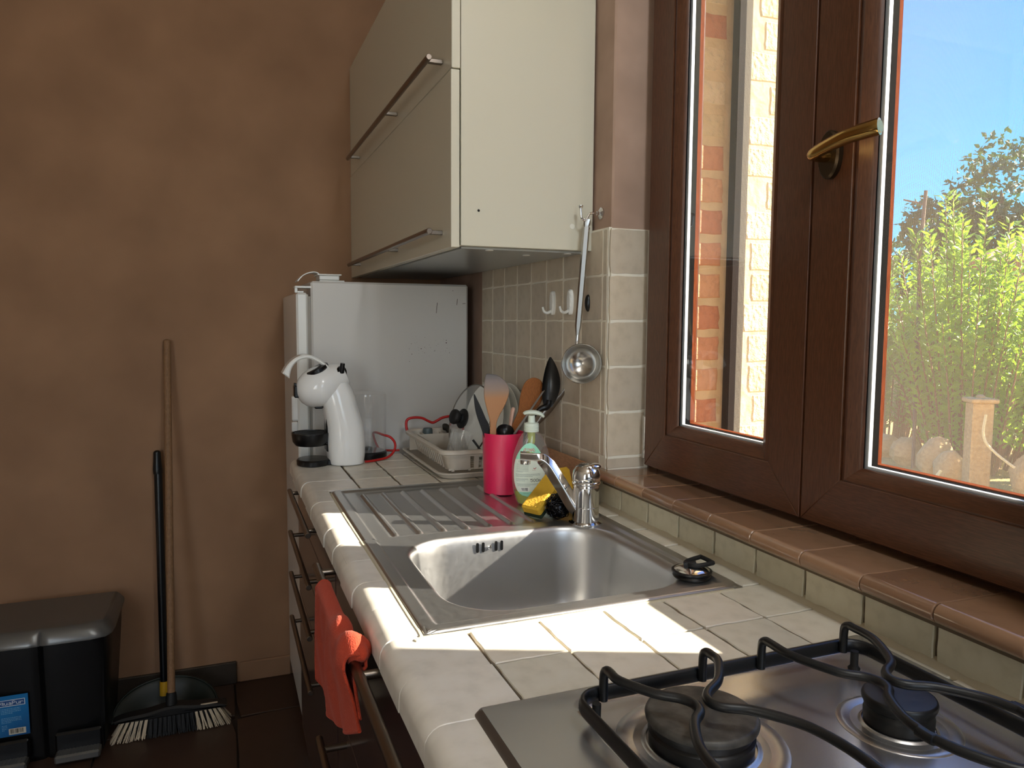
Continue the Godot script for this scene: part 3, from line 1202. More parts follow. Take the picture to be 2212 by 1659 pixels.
func deck_height(x: float, z: float) -> float:
	# height of the sink's pressed deck above the tiles: rolled rim, step, drainer ribs
	var d := minf(minf(x - 0.235, 0.7375 - x), minf(z + 1.767, -0.905 - z))
	var cx := maxf(0.0, 0.022 - (minf(x - 0.235, 0.7375 - x)))
	var cz := maxf(0.0, 0.022 - (minf(z + 1.767, -0.905 - z)))
	if cx > 0.0 and cz > 0.0:
		d = minf(d, 0.022 - sqrt(cx * cx + cz * cz))
	var y := 0.9045
	if d < 0.006:
		y = 0.9005 + 0.004 * sqrt(maxf(0.0, 1.0 - pow(1.0 - clampf(d / 0.006, 0.0, 1.0), 2.0)))
	y -= 0.0042 * smoothstep(0.019, 0.027, d)
	# drainer
	if z < -1.34:
		var dd := minf(minf(x - 0.285, 0.70 - x), minf(z + 1.735, -1.352 - z))
		y -= 0.0035 * smoothstep(0.0, 0.012, dd)
		var u := (x - 0.302) / 0.0475
		var i := roundf(u)
		if i >= 0.0 and i <= 8.0:
			var off := absf(u - i) * 0.0475
			var endz := minf(z + 1.715, -1.368 - z)
			var dist := off if endz > 0.0 else sqrt(off * off + endz * endz)
			y += 0.0052 * (1.0 - smoothstep(0.0022, 0.0068, dist))
	return y


func build_sink() -> void:
	var s := thing("sink", "stainless steel sink with ribbed drainer set into the tiled worktop", "sink", Vector3(0.485, 0.715, -1.336))
	var m := MB.new()
	# drainer half
	var f1 := func(u: float, v: float) -> Vector3:
		var x := lerpf(0.235, 0.7375, u)
		var z := lerpf(-1.34, -1.767, v)
		return Vector3(x, deck_height(x, z), z)
	m.grid(200, 90, f1)
	part("drainer", m, M.steel, s, "ribbed drainer", 60.0)
	# bowl half: rings from the outer rectangle to the bowl's rim, then down to the bottom
	var n := 320
	var cc := Vector2(0.495, -1.131)
	var half := Vector2(0.205, 0.188)
	var reach := func(a: float, hx: Vector2, r: float) -> Vector2:
		# where the ray at angle a leaves a rounded rectangle
		var d := Vector2(cos(a), sin(a))
		var lo := 0.0
		var hi := 0.4
		for it in 22:
			var t := (lo + hi) / 2
			var q := (d * t).abs() - (hx - Vector2(r, r))
			var sd := Vector2(maxf(q.x, 0), maxf(q.y, 0)).length() + minf(maxf(q.x, q.y), 0.0) - r
			if sd > 0.0:
				hi = t
			else:
				lo = t
		return cc + d * lo
	var outer := PackedVector2Array()
	for k in n:
		var a := TAU * k / n
		var p := Vector2(cos(a), sin(a))
		var t := minf((0.7375 - cc.x) / maxf(p.x, 1e-6) if p.x > 0 else (0.235 - cc.x) / minf(p.x, -1e-6), (-0.905 - cc.y) / maxf(p.y, 1e-6) if p.y > 0 else (-1.34 - cc.y) / minf(p.y, -1e-6))
		outer.append(cc + p * t)
	# the samples nearest to the corners sit on them
	for cn in [Vector2(0.235, -0.905), Vector2(0.7375, -0.905), Vector2(0.235, -1.34), Vector2(0.7375, -1.34)]:
		var best := 0
		for k in n:
			if outer[k].distance_to(cn) < outer[best].distance_to(cn):
				best = k
		outer[best] = cn
	var rings := []
	var levels := 56
	m = MB.new()
	for j in levels + 1:
		var t := pow(float(j) / levels, 1.35)
		var ring := PackedVector3Array()
		for k in range(n - 1, -1, -1):
			var b: Vector2 = reach.call(TAU * k / n, half, 0.10)
			var p := outer[k].lerp(b, t)
			ring.append(Vector3(p.x, deck_height(p.x, p.y), p.y))
		rings.append(ring)
	# rolled edge and walls of the bowl: [inset, depth]
	for w in [[0.002, 0.0004], [0.005, 0.002], [0.008, 0.006], [0.011, 0.014], [0.0125, 0.03], [0.015, 0.06], [0.0175, 0.09], [0.020, 0.12], [0.024, 0.14], [0.031, 0.157], [0.043, 0.170], [0.060, 0.178], [0.085, 0.1805], [0.12, 0.182], [0.16, 0.184]]:
		var ring := PackedVector3Array()
		for k in range(n - 1, -1, -1):
			var b: Vector2 = reach.call(TAU * k / n, half - Vector2(w[0], w[0]), maxf(0.1 - w[0], 0.02))
			var y0 := 0.9003
			ring.append(Vector3(b.x, y0 - w[1], b.y))
		rings.append(ring)
	m.loft(rings, false, true)
	part("bowl", m, M.steel, s, "deep rectangular bowl", 60.0)
	# overflow slots in the far wall of the bowl
	for k in [-2, -1, 1, 2]:
		m = MB.new()
		m.prism(round_rect(Vector2(0.469 + 0.0115 * k + (0.0015 if k > 0 else -0.0015), 0.877), Vector2(0.0055, 0.019), 0.0025, 3), -1.3053, -1.3043)
		part("overflow_slot", m, M.black, s)
	m = MB.new()
	m.lathe([Vector2(0.004, -0.0005), Vector2(0.004, 0.001), Vector2(0.0025, 0.002)], 12, Transform3D(Basis(Vector3(1, 0, 0), Vector3(0, 0, 1), Vector3(0, -1, 0)), Vector3(0.469, 0.876, -1.3047)))
	part("overflow_screw", m, M.chrome, s)
	# drain in the bottom
	m = MB.new()
	m.lathe([Vector2(0.045, 0.7145), Vector2(0.045, 0.7175), Vector2(0.040, 0.7185), Vector2(0.034, 0.7165), Vector2(0.002, 0.7160)], 24, Transform3D(Basis(), Vector3(0.495, 0, -1.131)))
	part("drain", m, M.chrome, s)
	# sealing strip round the rim
	var seal := curve([Vector3(0.2335, 0.8985, -1.75), Vector3(0.2325, 0.8985, -1.5), Vector3(0.2335, 0.8985, -1.2), Vector3(0.233, 0.8985, -0.92), Vector3(0.245, 0.8985, -0.9), Vector3(0.5, 0.8985, -0.9025), Vector3(0.72, 0.8985, -0.9025)], 8)
	m = MB.new()
	m.tube(seal, 0.0035, 6)
	part("sealant", m, M.caulk, s)
	# strainer plug lying on the corner of the deck
	var p := thing("sink_plug", "black and steel sink plug with a square ring, on the sink's near right corner", "plug", Vector3(0.684, 0.9005, -0.968))
	m = MB.new()
	var at := Transform3D(Basis.from_scale(Vector3(0.86, 0.78, 0.86)), Vector3(0.692, 0.9005, -0.972))
	m.lathe([Vector2(0.028, 0.0), Vector2(0.034, 0.001), Vector2(0.0355, 0.004), Vector2(0.034, 0.007), Vector2(0.035, 0.010), Vector2(0.0375, 0.012), Vector2(0.037, 0.015), Vector2(0.033, 0.016)], 32, at)
	part("rubber_seal", m, M.black, p)
	m = MB.new()
	m.lathe([Vector2(0.033, 0.0155), Vector2(0.026, 0.0195), Vector2(0.015, 0.0225), Vector2(0.0005, 0.0235)], 32, at, false)
	part("steel_cap", m, M.chrome, p)
	m = MB.new()
	m.tube([at * Vector3(-0.014, 0.0245, -0.006), at * Vector3(0.006, 0.0275, 0.004)], 0.0052, 10)
	part("hinge_block", m, M.black_matte, p)
	m = MB.new()
	var lp := curve([at * Vector3(-0.006, 0.027, -0.012), at * Vector3(0.030, 0.030, -0.021), at * Vector3(0.0345, 0.0305, -0.017), at * Vector3(0.037, 0.029, 0.009), at * Vector3(0.033, 0.0285, 0.0135), at * Vector3(0.0, 0.027, 0.012)], 5, true)
	m.tube(lp, 0.0036, 8, true)
	part("pull_ring", m, M.black_matte, p)


func build_hob() -> void:
	var h := thing("gas_hob", "stainless steel gas hob with black burners beside the sink", "hob", Vector3(0.495, 0.9, -0.42))
	var m := MB.new()
	# plate with a folded rim and a shallow well for the burners
	var plate := func(inset: float, y: float) -> PackedVector3Array:
		var r := PackedVector3Array()
		for q in round_rect(Vector2(0.4955, -0.43), Vector2(0.523 - 2 * inset, 0.542 - 2 * inset), maxf(0.006, 0.008 - inset), 4):
			r.append(Vector3(q.x, y, -0.86 - q.y))
		return r
	m.loft([plate.call(0.0, 0.8995), plate.call(0.0, 0.9015), plate.call(0.004, 0.9075), plate.call(0.007, 0.9085)], false, false)
	part("rim", m, M.hob_edge, h)
	m = MB.new()
	var well := func(inset: float, y: float) -> PackedVector3Array:
		var r := PackedVector3Array()
		for q in round_rect(Vector2(0.5345, -0.43), Vector2(0.412 - 2 * inset, 0.505 - 2 * inset), 0.03, 6):
			r.append(Vector3(q.x, y, -0.86 - q.y))
		return r
	var outer := PackedVector3Array()
	for q in well.call(0.0, 0.9085):
		# the flat surround reaches out to the rim
		var d := Vector2(q.x - 0.4955, q.z + 0.43)
		outer.append(Vector3(0.4955 + signf(d.x) * minf(0.2545, absf(d.x) + 0.2), 0.9085, -0.43 + signf(d.y) * minf(0.264, absf(d.y) + 0.2)))
	m.loft([outer, well.call(0.0, 0.9085), well.call(0.003, 0.9115), well.call(0.006, 0.9112), well.call(0.012, 0.9052), well.call(0.016, 0.9045)], false, true)
	part("plate", m, M.hob_steel, h, "", 50.0)
	# burners: one big and one small in the far row, the same again in the near row
	for b in [[Vector3(0.4185, 0.9045, -0.566), 0.053, 0.082], [Vector3(0.6235, 0.9045, -0.523), 0.0345, 0.058], [Vector3(0.4185, 0.9045, -0.275), 0.042, 0.07], [Vector3(0.6235, 0.9045, -0.29), 0.042, 0.07]]:
		var r: float = b[1]
		var R: float = b[2]
		var at := Transform3D(Basis(), b[0])
		m = MB.new()
		m.lathe([Vector2(R, 0.0), Vector2(R - 0.001, 0.0012), Vector2(R * 0.9, 0.0018), Vector2(R * 0.8, 0.0005), Vector2(r * 1.12, -0.0015), Vector2(r * 1.02, 0.0015), Vector2(r * 0.98, 0.002)], 48, at, false)
		part("burner_dish", m, M.hob_steel, h, "", 50.0)
		m = MB.new()
		var prof := [Vector2(r * 0.93, 0.0), Vector2(r * 0.95, 0.013), Vector2(r * 0.90, 0.0155)]
		prof.append_array([Vector2(r * 0.90, 0.019), Vector2(r * 0.95, 0.0205), Vector2(r * 0.95, 0.0235)])
		m.lathe(prof, 40, at)
		var base := part("burner_ring", m, M.iron, h)
		m = MB.new()
		m.lathe([Vector2(r * 0.94, 0.0235), Vector2(r, 0.0245), Vector2(r * 1.01, 0.0275), Vector2(r * 0.985, 0.0305), Vector2(r * 0.93, 0.0315), Vector2(r * 0.5, 0.0318), Vector2(0.0005, 0.0319)], 48, at)
		part("burner_cap", m, M.cap if r > 0.05 else M.iron, base, "", 50.0)
	# pan support: a ring of thick wire with bent fingers
	var g := thing("pan_support", "black wire pan support with wavy fingers standing on the gas hob", "pan support", Vector3(0.505, 0.905, -0.43))
	m = MB.new()
	var c := []
	for q in round_rect(Vector2(0.505, -0.43), Vector2(0.368, 0.424), 0.024, 5):
		c.append(Vector3(q.x, 0.9295, q.y))
	m.tube(c, 0.0042, 12, true, 1.95, Vector3.UP)
	part("ring", m, M.iron, g, "", 60.0)
	var fingers := [[0.350, 0.3935], [0.4685, 0.409], [0.5455, 0.5865], [0.663, 0.6005]]
	for fi in 4:
		var x0: float = fingers[fi][0]
		var x1: float = fingers[fi][1]
		var zc: float = -0.545 if fi < 2 else -0.517
		m = MB.new()
		var pts := [Vector3(x0, 0.9185, -0.6345), Vector3(x0, 0.930, -0.6345), Vector3(x0, 0.947, -0.6335), Vector3(x0 + 0.001, 0.9515, -0.629), Vector3(x0 + 0.001, 0.952, -0.622)]
		for mirror in 2:
			var half := [Vector3(lerpf(x0, x1, 0.04), 0.952, -0.605 if fi < 2 else -0.59), Vector3(lerpf(x0, x1, 0.45), 0.952, zc - 0.028), Vector3(lerpf(x0, x1, 0.86), 0.952, zc - 0.011), Vector3(x1, 0.952, zc + 0.003), Vector3(lerpf(x0, x1, 0.9), 0.952, zc + 0.016), Vector3(lerpf(x0, x1, 0.55), 0.952, zc + 0.030), Vector3(lerpf(x0, x1, 0.15), 0.952, zc + 0.062), Vector3(lerpf(x0, x1, 0.0), 0.952, zc + 0.095)]
			if mirror == 0:
				pts.append_array(half)
			else:
				half.reverse()
				for q in half:
					pts.append(Vector3(q.x, q.y, -0.86 - q.z))
		pts.append_array([Vector3(x0, 0.952, -0.238), Vector3(x0, 0.9515, -0.231), Vector3(x0, 0.947, -0.2265), Vector3(x0, 0.93, -0.2255), Vector3(x0, 0.9185, -0.2255)])
		m.tube(curve(pts, 5), 0.0047, 10)
		m.move(0, Transform3D(Basis(), Vector3(0, 0.0075, 0)))
		part("finger", m, M.iron, g, "", 60.0)
	for x in [0.338, 0.672]:
		for z in [-0.626, -0.234]:
			m = MB.new()
			m.lathe([Vector2(0.006, 0.9045), Vector2(0.007, 0.909), Vector2(0.0045, 0.912), Vector2(0.0045, 0.929)], 12, Transform3D(Basis(), Vector3(x, 0, z)))
			part("rubber_foot", m, M.black_matte, g)


func build_tap() -> void:
	var t := thing("mixer_tap", "chrome single-lever mixer tap at the back of the sink", "tap", Vector3(0.677, 0.9, -1.314))
	var at := Transform3D(Basis(), Vector3(0.677, 0.0, -1.314))
	var m := MB.new()
	m.lathe([Vector2(0.033, 0.8995), Vector2(0.0345, 0.9015), Vector2(0.034, 0.904), Vector2(0.029, 0.9055), Vector2(0.0265, 0.907), Vector2(0.0265, 0.9355), Vector2(0.0258, 0.9362), Vector2(0.0265, 0.937), Vector2(0.0268, 0.975), Vector2(0.0255, 0.979), Vector2(0.0255, 0.981)], 40, at)
	part("body", m, M.chrome, t, "", 50.0)
	m = MB.new()
	m.lathe([Vector2(0.0255, 0.981), Vector2(0.0285, 0.9825), Vector2(0.0287, 0.985), Vector2(0.0275, 0.987), Vector2(0.0282, 0.989), Vector2(0.0280, 1.000), Vector2(0.0262, 1.008), Vector2(0.0215, 1.0165), Vector2(0.0135, 1.0215), Vector2(0.004, 1.0232)], 40, at)
	var from := m.v.size()
	m.ball(Vector3(0.684, 1.0165, -1.307), Vector3(0.022, 0.009, 0.016), 20)
	part("cap", m, M.chrome, t, "", 50.0)
	m = MB.new()
	m.tube(curve([Vector3(0.688, 1.017, -1.309), Vector3(0.697, 1.016, -1.318), Vector3(0.703, 1.015, -1.328), Vector3(0.708, 1.013, -1.336)], 5), 0.0062, 10, false, 0.6)
	part("lever", m, M.chrome, t, "", 60.0)
	m = MB.new()
	m.lathe([Vector2(0.0026, 0), Vector2(0.0026, 0.002)], 10, Transform3D(Basis(Vector3(1, 0, 0), Vector3(0, 0, 1), Vector3(0, -1, 0)), Vector3(0.6735, 0.9905, -1.2875)))
	part("grub_screw_hole", m, M.black, t)
	m = MB.new()
	var sp := curve([Vector3(0.672, 0.919, -1.315), Vector3(0.6555, 0.934, -1.322), Vector3(0.634, 0.973, -1.333), Vector3(0.613, 1.010, -1.344), Vector3(0.603, 1.0235, -1.349), Vector3(0.593, 1.0315, -1.353), Vector3(0.580, 1.0345, -1.358), Vector3(0.556, 1.036, -1.368)], 6)
	var rings := []
	for i in sp.size():
		var a: Vector3 = sp[maxi(i - 1, 0)]
		var b: Vector3 = sp[mini(i + 1, sp.size() - 1)]
		var tan := (b - a).normalized()
		var side := Vector3(0.42, 0.0, 0.91).normalized()
		side = (side - tan * side.dot(tan)).normalized()
		var up := side.cross(tan)
		var u := float(i) / (sp.size() - 1)
		var wd := lerpf(0.0125, 0.0145, u)
		var th := lerpf(0.0105, 0.0078, smoothstep(0.1, 0.9, u))
		var ring := PackedVector3Array()
		for q in round_rect(Vector2.ZERO, Vector2(2 * wd, 2 * th), 0.0028, 3):
			ring.append(sp[i] + side * q.x + up * q.y)
		if side.cross(up).dot(tan) < 0.0:
			ring.reverse()
		rings.append(ring)
	m.loft(rings)
	var spout := part("spout", m, M.chrome, t, "", 50.0)
	m = MB.new()
	m.lathe([Vector2(0.0095, 0.0), Vector2(0.0102, 0.001), Vector2(0.0102, 0.011), Vector2(0.009, 0.012)], 20, Transform3D(Basis(), Vector3(0.5655, 1.0195, -1.364)))
	part("aerator", m, M.chrome, spout, "", 50.0)


# ---------------------------------------------------------------- things on the worktop

func build_coffee_machine() -> void:
	var Z := -2.125
	var c := thing("coffee_machine", "white rounded capsule coffee machine with black drip trays by the fridge", "coffee machine", Vector3(0.32, 0.9005, Z))
	# swan-neck body: an oval section carried along a bent spine
	var spine := [[0.328, 0.9015, 0.047, 0.056], [0.327, 0.905, 0.0495, 0.059], [0.3265, 0.93, 0.053, 0.062], [0.326, 0.965, 0.054, 0.062], [0.324, 1.0, 0.0525, 0.060], [0.319, 1.03, 0.050, 0.058], [0.313, 1.058, 0.048, 0.056], [0.307, 1.085, 0.047, 0.054], [0.300, 1.11, 0.045, 0.05], [0.296, 1.13, 0.038, 0.046]]
	var sp := []
	var wd := []
	for q in spine:
		sp.append(Vector3(q[0], q[1], Z))
		wd.append(Vector3(q[2], q[3], 0))
	sp = curve(sp, 4)
	wd = curve(wd, 4)
	var rings := []
	for i in sp.size():
		var t: Vector3 = (sp[mini(i + 1, sp.size() - 1)] - sp[maxi(i - 1, 0)]).normalized()
		var nx := Vector3(t.y, -t.x, 0).lerp(Vector3.RIGHT, 0.55 if i > 3 else 1.0).normalized()
		var ring := PackedVector3Array()
		for k in 36:
			var a := TAU * k / 36
			ring.append(sp[i] + nx * signf(cos(a)) * pow(absf(cos(a)), 0.8) * wd[i].x - Vector3(0, 0, 1) * signf(sin(a)) * pow(absf(sin(a)), 0.8) * wd[i].y)
		rings.append(ring)
	var m := MB.new()
	m.loft(rings)
	# head: an egg lying along the machine, with a cut back end
	var ax := Vector3(0.86, 0.42, 0.0).normalized()
	var hp := [Vector2(0.004, -0.0635), Vector2(0.018, -0.061), Vector2(0.033, -0.053), Vector2(0.045, -0.039), Vector2(0.053, -0.021), Vector2(0.0565, -0.002), Vector2(0.056, 0.014), Vector2(0.052, 0.032), Vector2(0.045, 0.05), Vector2(0.038, 0.066), Vector2(0.032, 0.078), Vector2(0.029, 0.081), Vector2(0.001, 0.082)]
	m.lathe(hp, 40, Transform3D(basis_of(ax, Vector3(-0.42, 0.86, 0)) * Basis(Vector3(0, 1, 0), Vector3(1, 0, 0), Vector3(0, 0, -1)) * Basis.from_scale(Vector3(1, 1, 1.08)), Vector3(0.2545, 1.119, Z)))
	part("body", m, M.white_gloss, c, "glossy white swan-neck body", 60.0)
	# locking lever: a broad curved strip over the head
	m = MB.new()
	var top := [Vector2(0.156, 1.160), Vector2(0.168, 1.181), Vector2(0.186, 1.199), Vector2(0.208, 1.209), Vector2(0.230, 1.209), Vector2(0.252, 1.199), Vector2(0.272, 1.184), Vector2(0.287, 1.170)]
	var low := [Vector2(0.281, 1.165), Vector2(0.265, 1.178), Vector2(0.247, 1.190), Vector2(0.228, 1.199), Vector2(0.209, 1.198), Vector2(0.191, 1.188), Vector2(0.179, 1.170), Vector2(0.174, 1.146)]
	var lp := curve2(top, 4, false)
	lp.append_array(curve2(low, 4, false))
	m.prism(lp, -0.031, 0.031, 0.003, Transform3D(Basis(), Vector3(0, 0, Z)))
	part("lever", m, M.white_plastic, c, "", 30.0)
	# dark capsule holder under the lever and spout at the front of the head
	m = MB.new()
	m.lathe([Vector2(0.010, -0.002), Vector2(0.052, 0.0), Vector2(0.0585, 0.005), Vector2(0.058, 0.013), Vector2(0.050, 0.016)], 32, Transform3D(lean(Vector3(-0.45, 0.86, 0)), Vector3(0.2525, 1.1585, Z)) * Transform3D(Basis.from_scale(Vector3(0.62, 1, 0.8)), Vector3.ZERO))
	part("capsule_holder", m, M.black, c)
	m = MB.new()
	m.box(Vector3(0.195, 1.108, Z), Vector3(0.017, 0.034, 0.034), 0.003)
	m.box(Vector3(0.191, 1.124, Z), Vector3(0.006, 0.014, 0.02), 0.001)
	part("front_latch", m, M.black, c)
	m = MB.new()
	m.box(Vector3(0.252, 1.066, Z), Vector3(0.024, 0.014, 0.04), 0.003)
	part("spout", m, M.black, c)
	# back end: dark socket with the hot and cold switch
	m = MB.new()
	m.lathe([Vector2(0.018, 0.0), Vector2(0.018, 0.005), Vector2(0.014, 0.006)], 20, Transform3D(lean(Vector3(0.62, 0.2, 0.75)), Vector3(0.313, 1.160, Z + 0.024)))
	m.tube([Vector3(0.313, 1.160, Z + 0.033), Vector3(0.3135, 1.173, Z + 0.038), Vector3(0.3155, 1.186, Z + 0.040)], [0.0075, 0.0072, 0.0062], 10)
	part("switch", m, M.black, c)
	# adjustable drip tray and foot
	m = MB.new()
	var tray := Transform3D(Basis.from_scale(Vector3(1, 1, 1.05)), Vector3(0.231, 0.0, Z))
	m.lathe([Vector2(0.030, 0.9555), Vector2(0.042, 0.957), Vector2(0.050, 0.968), Vector2(0.0525, 0.986), Vector2(0.0525, 0.9915), Vector2(0.049, 0.9925), Vector2(0.048, 0.9875), Vector2(0.002, 0.987)], 36, tray)
	m.box(Vector3(0.276, 0.972, Z), Vector3(0.025, 0.03, 0.05), 0.004)
	for k in 8:
		var zz := -0.04 + 0.0115 * k
		var hw := sqrt(maxf(0.0, 0.047 * 0.047 - zz * zz))
		m.box(Vector3(0.231, 0.990, Z + zz), Vector3(2 * hw, 0.003, 0.004), 0.0008)
	m.box(Vector3(0.2745, 0.985, Z), Vector3(0.008, 0.095, 0.052), 0.003)
	part("drip_tray", m, M.black, c, "raised black drip tray")
	m = MB.new()
	m.lathe([Vector2(0.043, 0.9005), Vector2(0.0455, 0.903), Vector2(0.046, 0.914), Vector2(0.043, 0.918), Vector2(0.002, 0.919)], 36, Transform3D(Basis.from_scale(Vector3(1, 1, 1.1)), Vector3(0.237, 0, Z)))
	m.box(Vector3(0.272, 0.9085, Z), Vector3(0.05, 0.016, 0.06), 0.003)
	part("foot", m, M.black, c, "black foot disc")
	# clear water tank behind, on its black base
	m = MB.new()
	var tk := Vector3(0.402, 0.0, Z - 0.06)
	m.lathe([Vector2(0.0515, 0.922), Vector2(0.0525, 0.93), Vector2(0.0535, 1.085), Vector2(0.0525, 1.091), Vector2(0.048, 1.0935), Vector2(0.002, 1.0945)], 40, Transform3D(Basis(), tk))
	part("water_tank", m, M.clear, c, "clear plastic water tank", 50.0)
	m = MB.new()
	m.lathe([Vector2(0.052, 0.9005), Vector2(0.054, 0.903), Vector2(0.054, 0.918), Vector2(0.050, 0.921), Vector2(0.002, 0.9215)], 36, Transform3D(Basis(), tk))
	m.lathe([Vector2(0.012, 0.9215), Vector2(0.012, 0.931), Vector2(0.008, 0.933), Vector2(0.0005, 0.933)], 16, Transform3D(Basis(), tk))
	part("tank_base", m, M.black, c)
	# red power cable
	m = MB.new()
	m.tube(curve([Vector3(0.376, 0.9055, Z + 0.035), Vector3(0.405, 0.905, Z + 0.022), Vector3(0.445, 0.9085, Z + 0.005), Vector3(0.468, 0.922, Z - 0.012), Vector3(0.474, 0.943, Z - 0.022), Vector3(0.464, 0.960, Z - 0.035), Vector3(0.447, 0.966, Z - 0.048), Vector3(0.43, 0.962, Z - 0.125), Vector3(0.45, 0.910, Z - 0.142), Vector3(0.48, 0.9045, Z - 0.13), Vector3(0.51, 0.9045, Z - 0.125)], 6), 0.0036, 8)
	part("power_cable", m, M.red_cable, c, "red cable", 60.0)


func build_dish_rack() -> void:
	var k := thing("dish_rack", "beige plastic dish rack on a drip tray between fridge and pink cup", "dish rack", Vector3(0.645, 0.9005, -2.015))
	var c := Vector2(0.645, -2.012)
	var s := Vector2(0.262, 0.43)
	var ring := func(d: float, y: float, r: float) -> PackedVector3Array:
		var o := PackedVector3Array()
		for q in round_rect(Vector2(c.x, -c.y), s - Vector2(d, d) * 2, r, 6):
			o.append(Vector3(q.x, y, -q.y))
		return o
	# drip tray: low pan with an outward lip
	var m := MB.new()
	m.loft([ring.call(0.012, 0.9005, 0.03), ring.call(0.008, 0.902, 0.032), ring.call(0.002, 0.912, 0.036), ring.call(-0.006, 0.914, 0.042), ring.call(-0.0065, 0.9165, 0.042), ring.call(-0.005, 0.9175, 0.041), ring.call(0.004, 0.916, 0.036), ring.call(0.011, 0.905, 0.032)], true, true)
	part("drip_tray", m, M.rack, k, "", 30.0)
	# basket
	m = MB.new()
	m.loft([ring.call(0.017, 0.960, 0.028), ring.call(0.006, 0.961, 0.033), ring.call(0.003, 0.964, 0.035), ring.call(0.003, 0.970, 0.035), ring.call(0.006, 0.9735, 0.033), ring.call(0.014, 0.9735, 0.03), ring.call(0.018, 0.970, 0.028), ring.call(0.020, 0.955, 0.027), ring.call(0.0175, 0.955, 0.027), ring.call(0.017, 0.960, 0.028)], false, false)
	part("basket_rim", m, M.rack, k, "", 30.0)
	m = MB.new()
	# solid rounded corners and bars between them, leaning inwards to the floor
	var top: PackedVector3Array = ring.call(0.018, 0.962, 0.028)
	var bot: PackedVector3Array = ring.call(0.032, 0.918, 0.024)
	var n := top.size()
	for q in n:
		var l := (q + 1) % n
		var a := top[q]
		var b := top[l]
		var d := bot[q]
		var e := bot[l]
		var steps := maxi(1, int(a.distance_to(b) / 0.024))
		if steps == 1:
			m.quad(a, d, e, b)
			var inn := (Vector3(c.x, 0.94, c.y) - a).normalized() * 0.0025
			m.quad(b + inn, e + inn, d + inn, a + inn)
			continue
		for i in steps:
			var t0 := (i + 0.0) / steps
			var t1 := (i + 0.56) / steps
			if i == 0:
				t0 = 0.0
			if i < 1 or i > steps - 2:
				t1 = (i + 1.0) / steps
			var mid := (a.lerp(b, (t0 + t1) / 2) + d.lerp(e, (t0 + t1) / 2)) / 2
			var inw := Vector3(c.x - mid.x, 0, c.y - mid.z)
			inw = Vector3(signf(inw.x), 0, 0) if absf(a.x - b.x) < 0.001 else Vector3(0, 0, signf(inw.z))
			inw *= 0.003
			var P := [a.lerp(b, t0), a.lerp(b, t1), d.lerp(e, t1), d.lerp(e, t0)]
			var Q := []
			for p in P:
				Q.append(p + inw)
			for f in [[P[0], P[1], P[2], P[3]], [Q[0], Q[1], Q[2], Q[3]], [P[0], P[3], Q[3], Q[0]], [P[1], P[2], Q[2], Q[1]]]:
				m.face(f, mid + inw / 2)
	part("basket_wall", m, M.rack, k, "", 30.0)
	m = MB.new()
	for i in 14:
		m.box(Vector3(c.x, 0.919, c.y - 0.175 + 0.027 * i), Vector3(0.20, 0.004, 0.008))
	for i in 5:
		m.box(Vector3(c.x - 0.09 + 0.045 * i, 0.9175, c.y), Vector3(0.007, 0.004, 0.37))
	# upright plate pegs
	for i in 9:
		for zz in [-0.06, 0.07]:
			m.box(Vector3(0.62 + 0.0145 * i, 0.931, c.y + zz), Vector3(0.005, 0.024, 0.006), 0.001)
	part("basket_floor", m, M.rack, k)
	m = MB.new()
	# cutlery compartments along the fridge side
	m.box(Vector3(0.60, 0.943, -2.155), Vector3(0.16, 0.045, 0.003))
	m.box(Vector3(0.565, 0.943, -2.185), Vector3(0.003, 0.045, 0.06))
	m.box(Vector3(0.625, 0.943, -2.185), Vector3(0.003, 0.045, 0.06))
	m.box(Vector3(0.545, 0.943, -2.09), Vector3(0.003, 0.045, 0.13))
	part("cutlery_divider", m, M.rack, k)
	m = MB.new()
	m.tube(curve([Vector3(0.527, 0.962, -2.205), Vector3(0.523, 0.985, -2.212), Vector3(0.527, 1.003, -2.214), Vector3(0.545, 1.009, -2.214), Vector3(0.572, 1.007, -2.214), Vector3(0.592, 0.997, -2.214), Vector3(0.607, 0.991, -2.214), Vector3(0.622, 0.997, -2.214), Vector3(0.642, 1.006, -2.214), Vector3(0.68, 1.009, -2.214), Vector3(0.70, 1.0, -2.214), Vector3(0.703, 0.962, -2.206)], 6), 0.0042, 8)
	part("wire_handle", m, M.red_cable, k, "red coated wire handle", 60.0)
	# plates standing in the rack
	for i in 4:
		var at := Vector3(0.692 + 0.0235 * i, 1.027 - 0.001 * i, -1.955 - 0.004 * i)
		var b := lean(Vector3(-0.955, 0.20 - 0.025 * i, 0.17))
		m = MB.new()
		m.lathe([Vector2(0.0005, -0.003), Vector2(0.055, -0.003), Vector2(0.06, -0.001), Vector2(0.085, 0.004), Vector2(0.103, 0.010), Vector2(0.1045, 0.0115), Vector2(0.102, 0.012), Vector2(0.083, 0.0065), Vector2(0.06, 0.0025), Vector2(0.052, 0.001), Vector2(0.0005, 0.001)], 56, Transform3D(b, at), false)
		solo("plate", m, M.plate, ["white plate in the dish rack nearest to the glass lid", "second white plate from the glass lid in the dish rack", "third white plate from the glass lid in the dish rack", "white plate in the dish rack nearest to the tiled wall"][i], "plate", "plates in the dish rack", 50.0)
	# glass pan lid with black knob
	var lb := lean(Vector3(-0.93, 0.27, 0.22))
	var la := Vector3(0.652, 1.025, -1.985)
	var lid := thing("glass_cover", "round glass pan lid with a black knob leaning in the dish rack", "lid", la - Vector3(0, 0.1, 0))
	m = MB.new()
	m.lathe([Vector2(0.103, -0.002), Vector2(0.103, 0.0015), Vector2(0.093, 0.005), Vector2(0.075, 0.013), Vector2(0.05, 0.020), Vector2(0.0005, 0.0245), ], 56, Transform3D(lb, la), false)
	part("glass", m, M.lid_glass, lid, "", 50.0)
	m = MB.new()
	var rimp := []
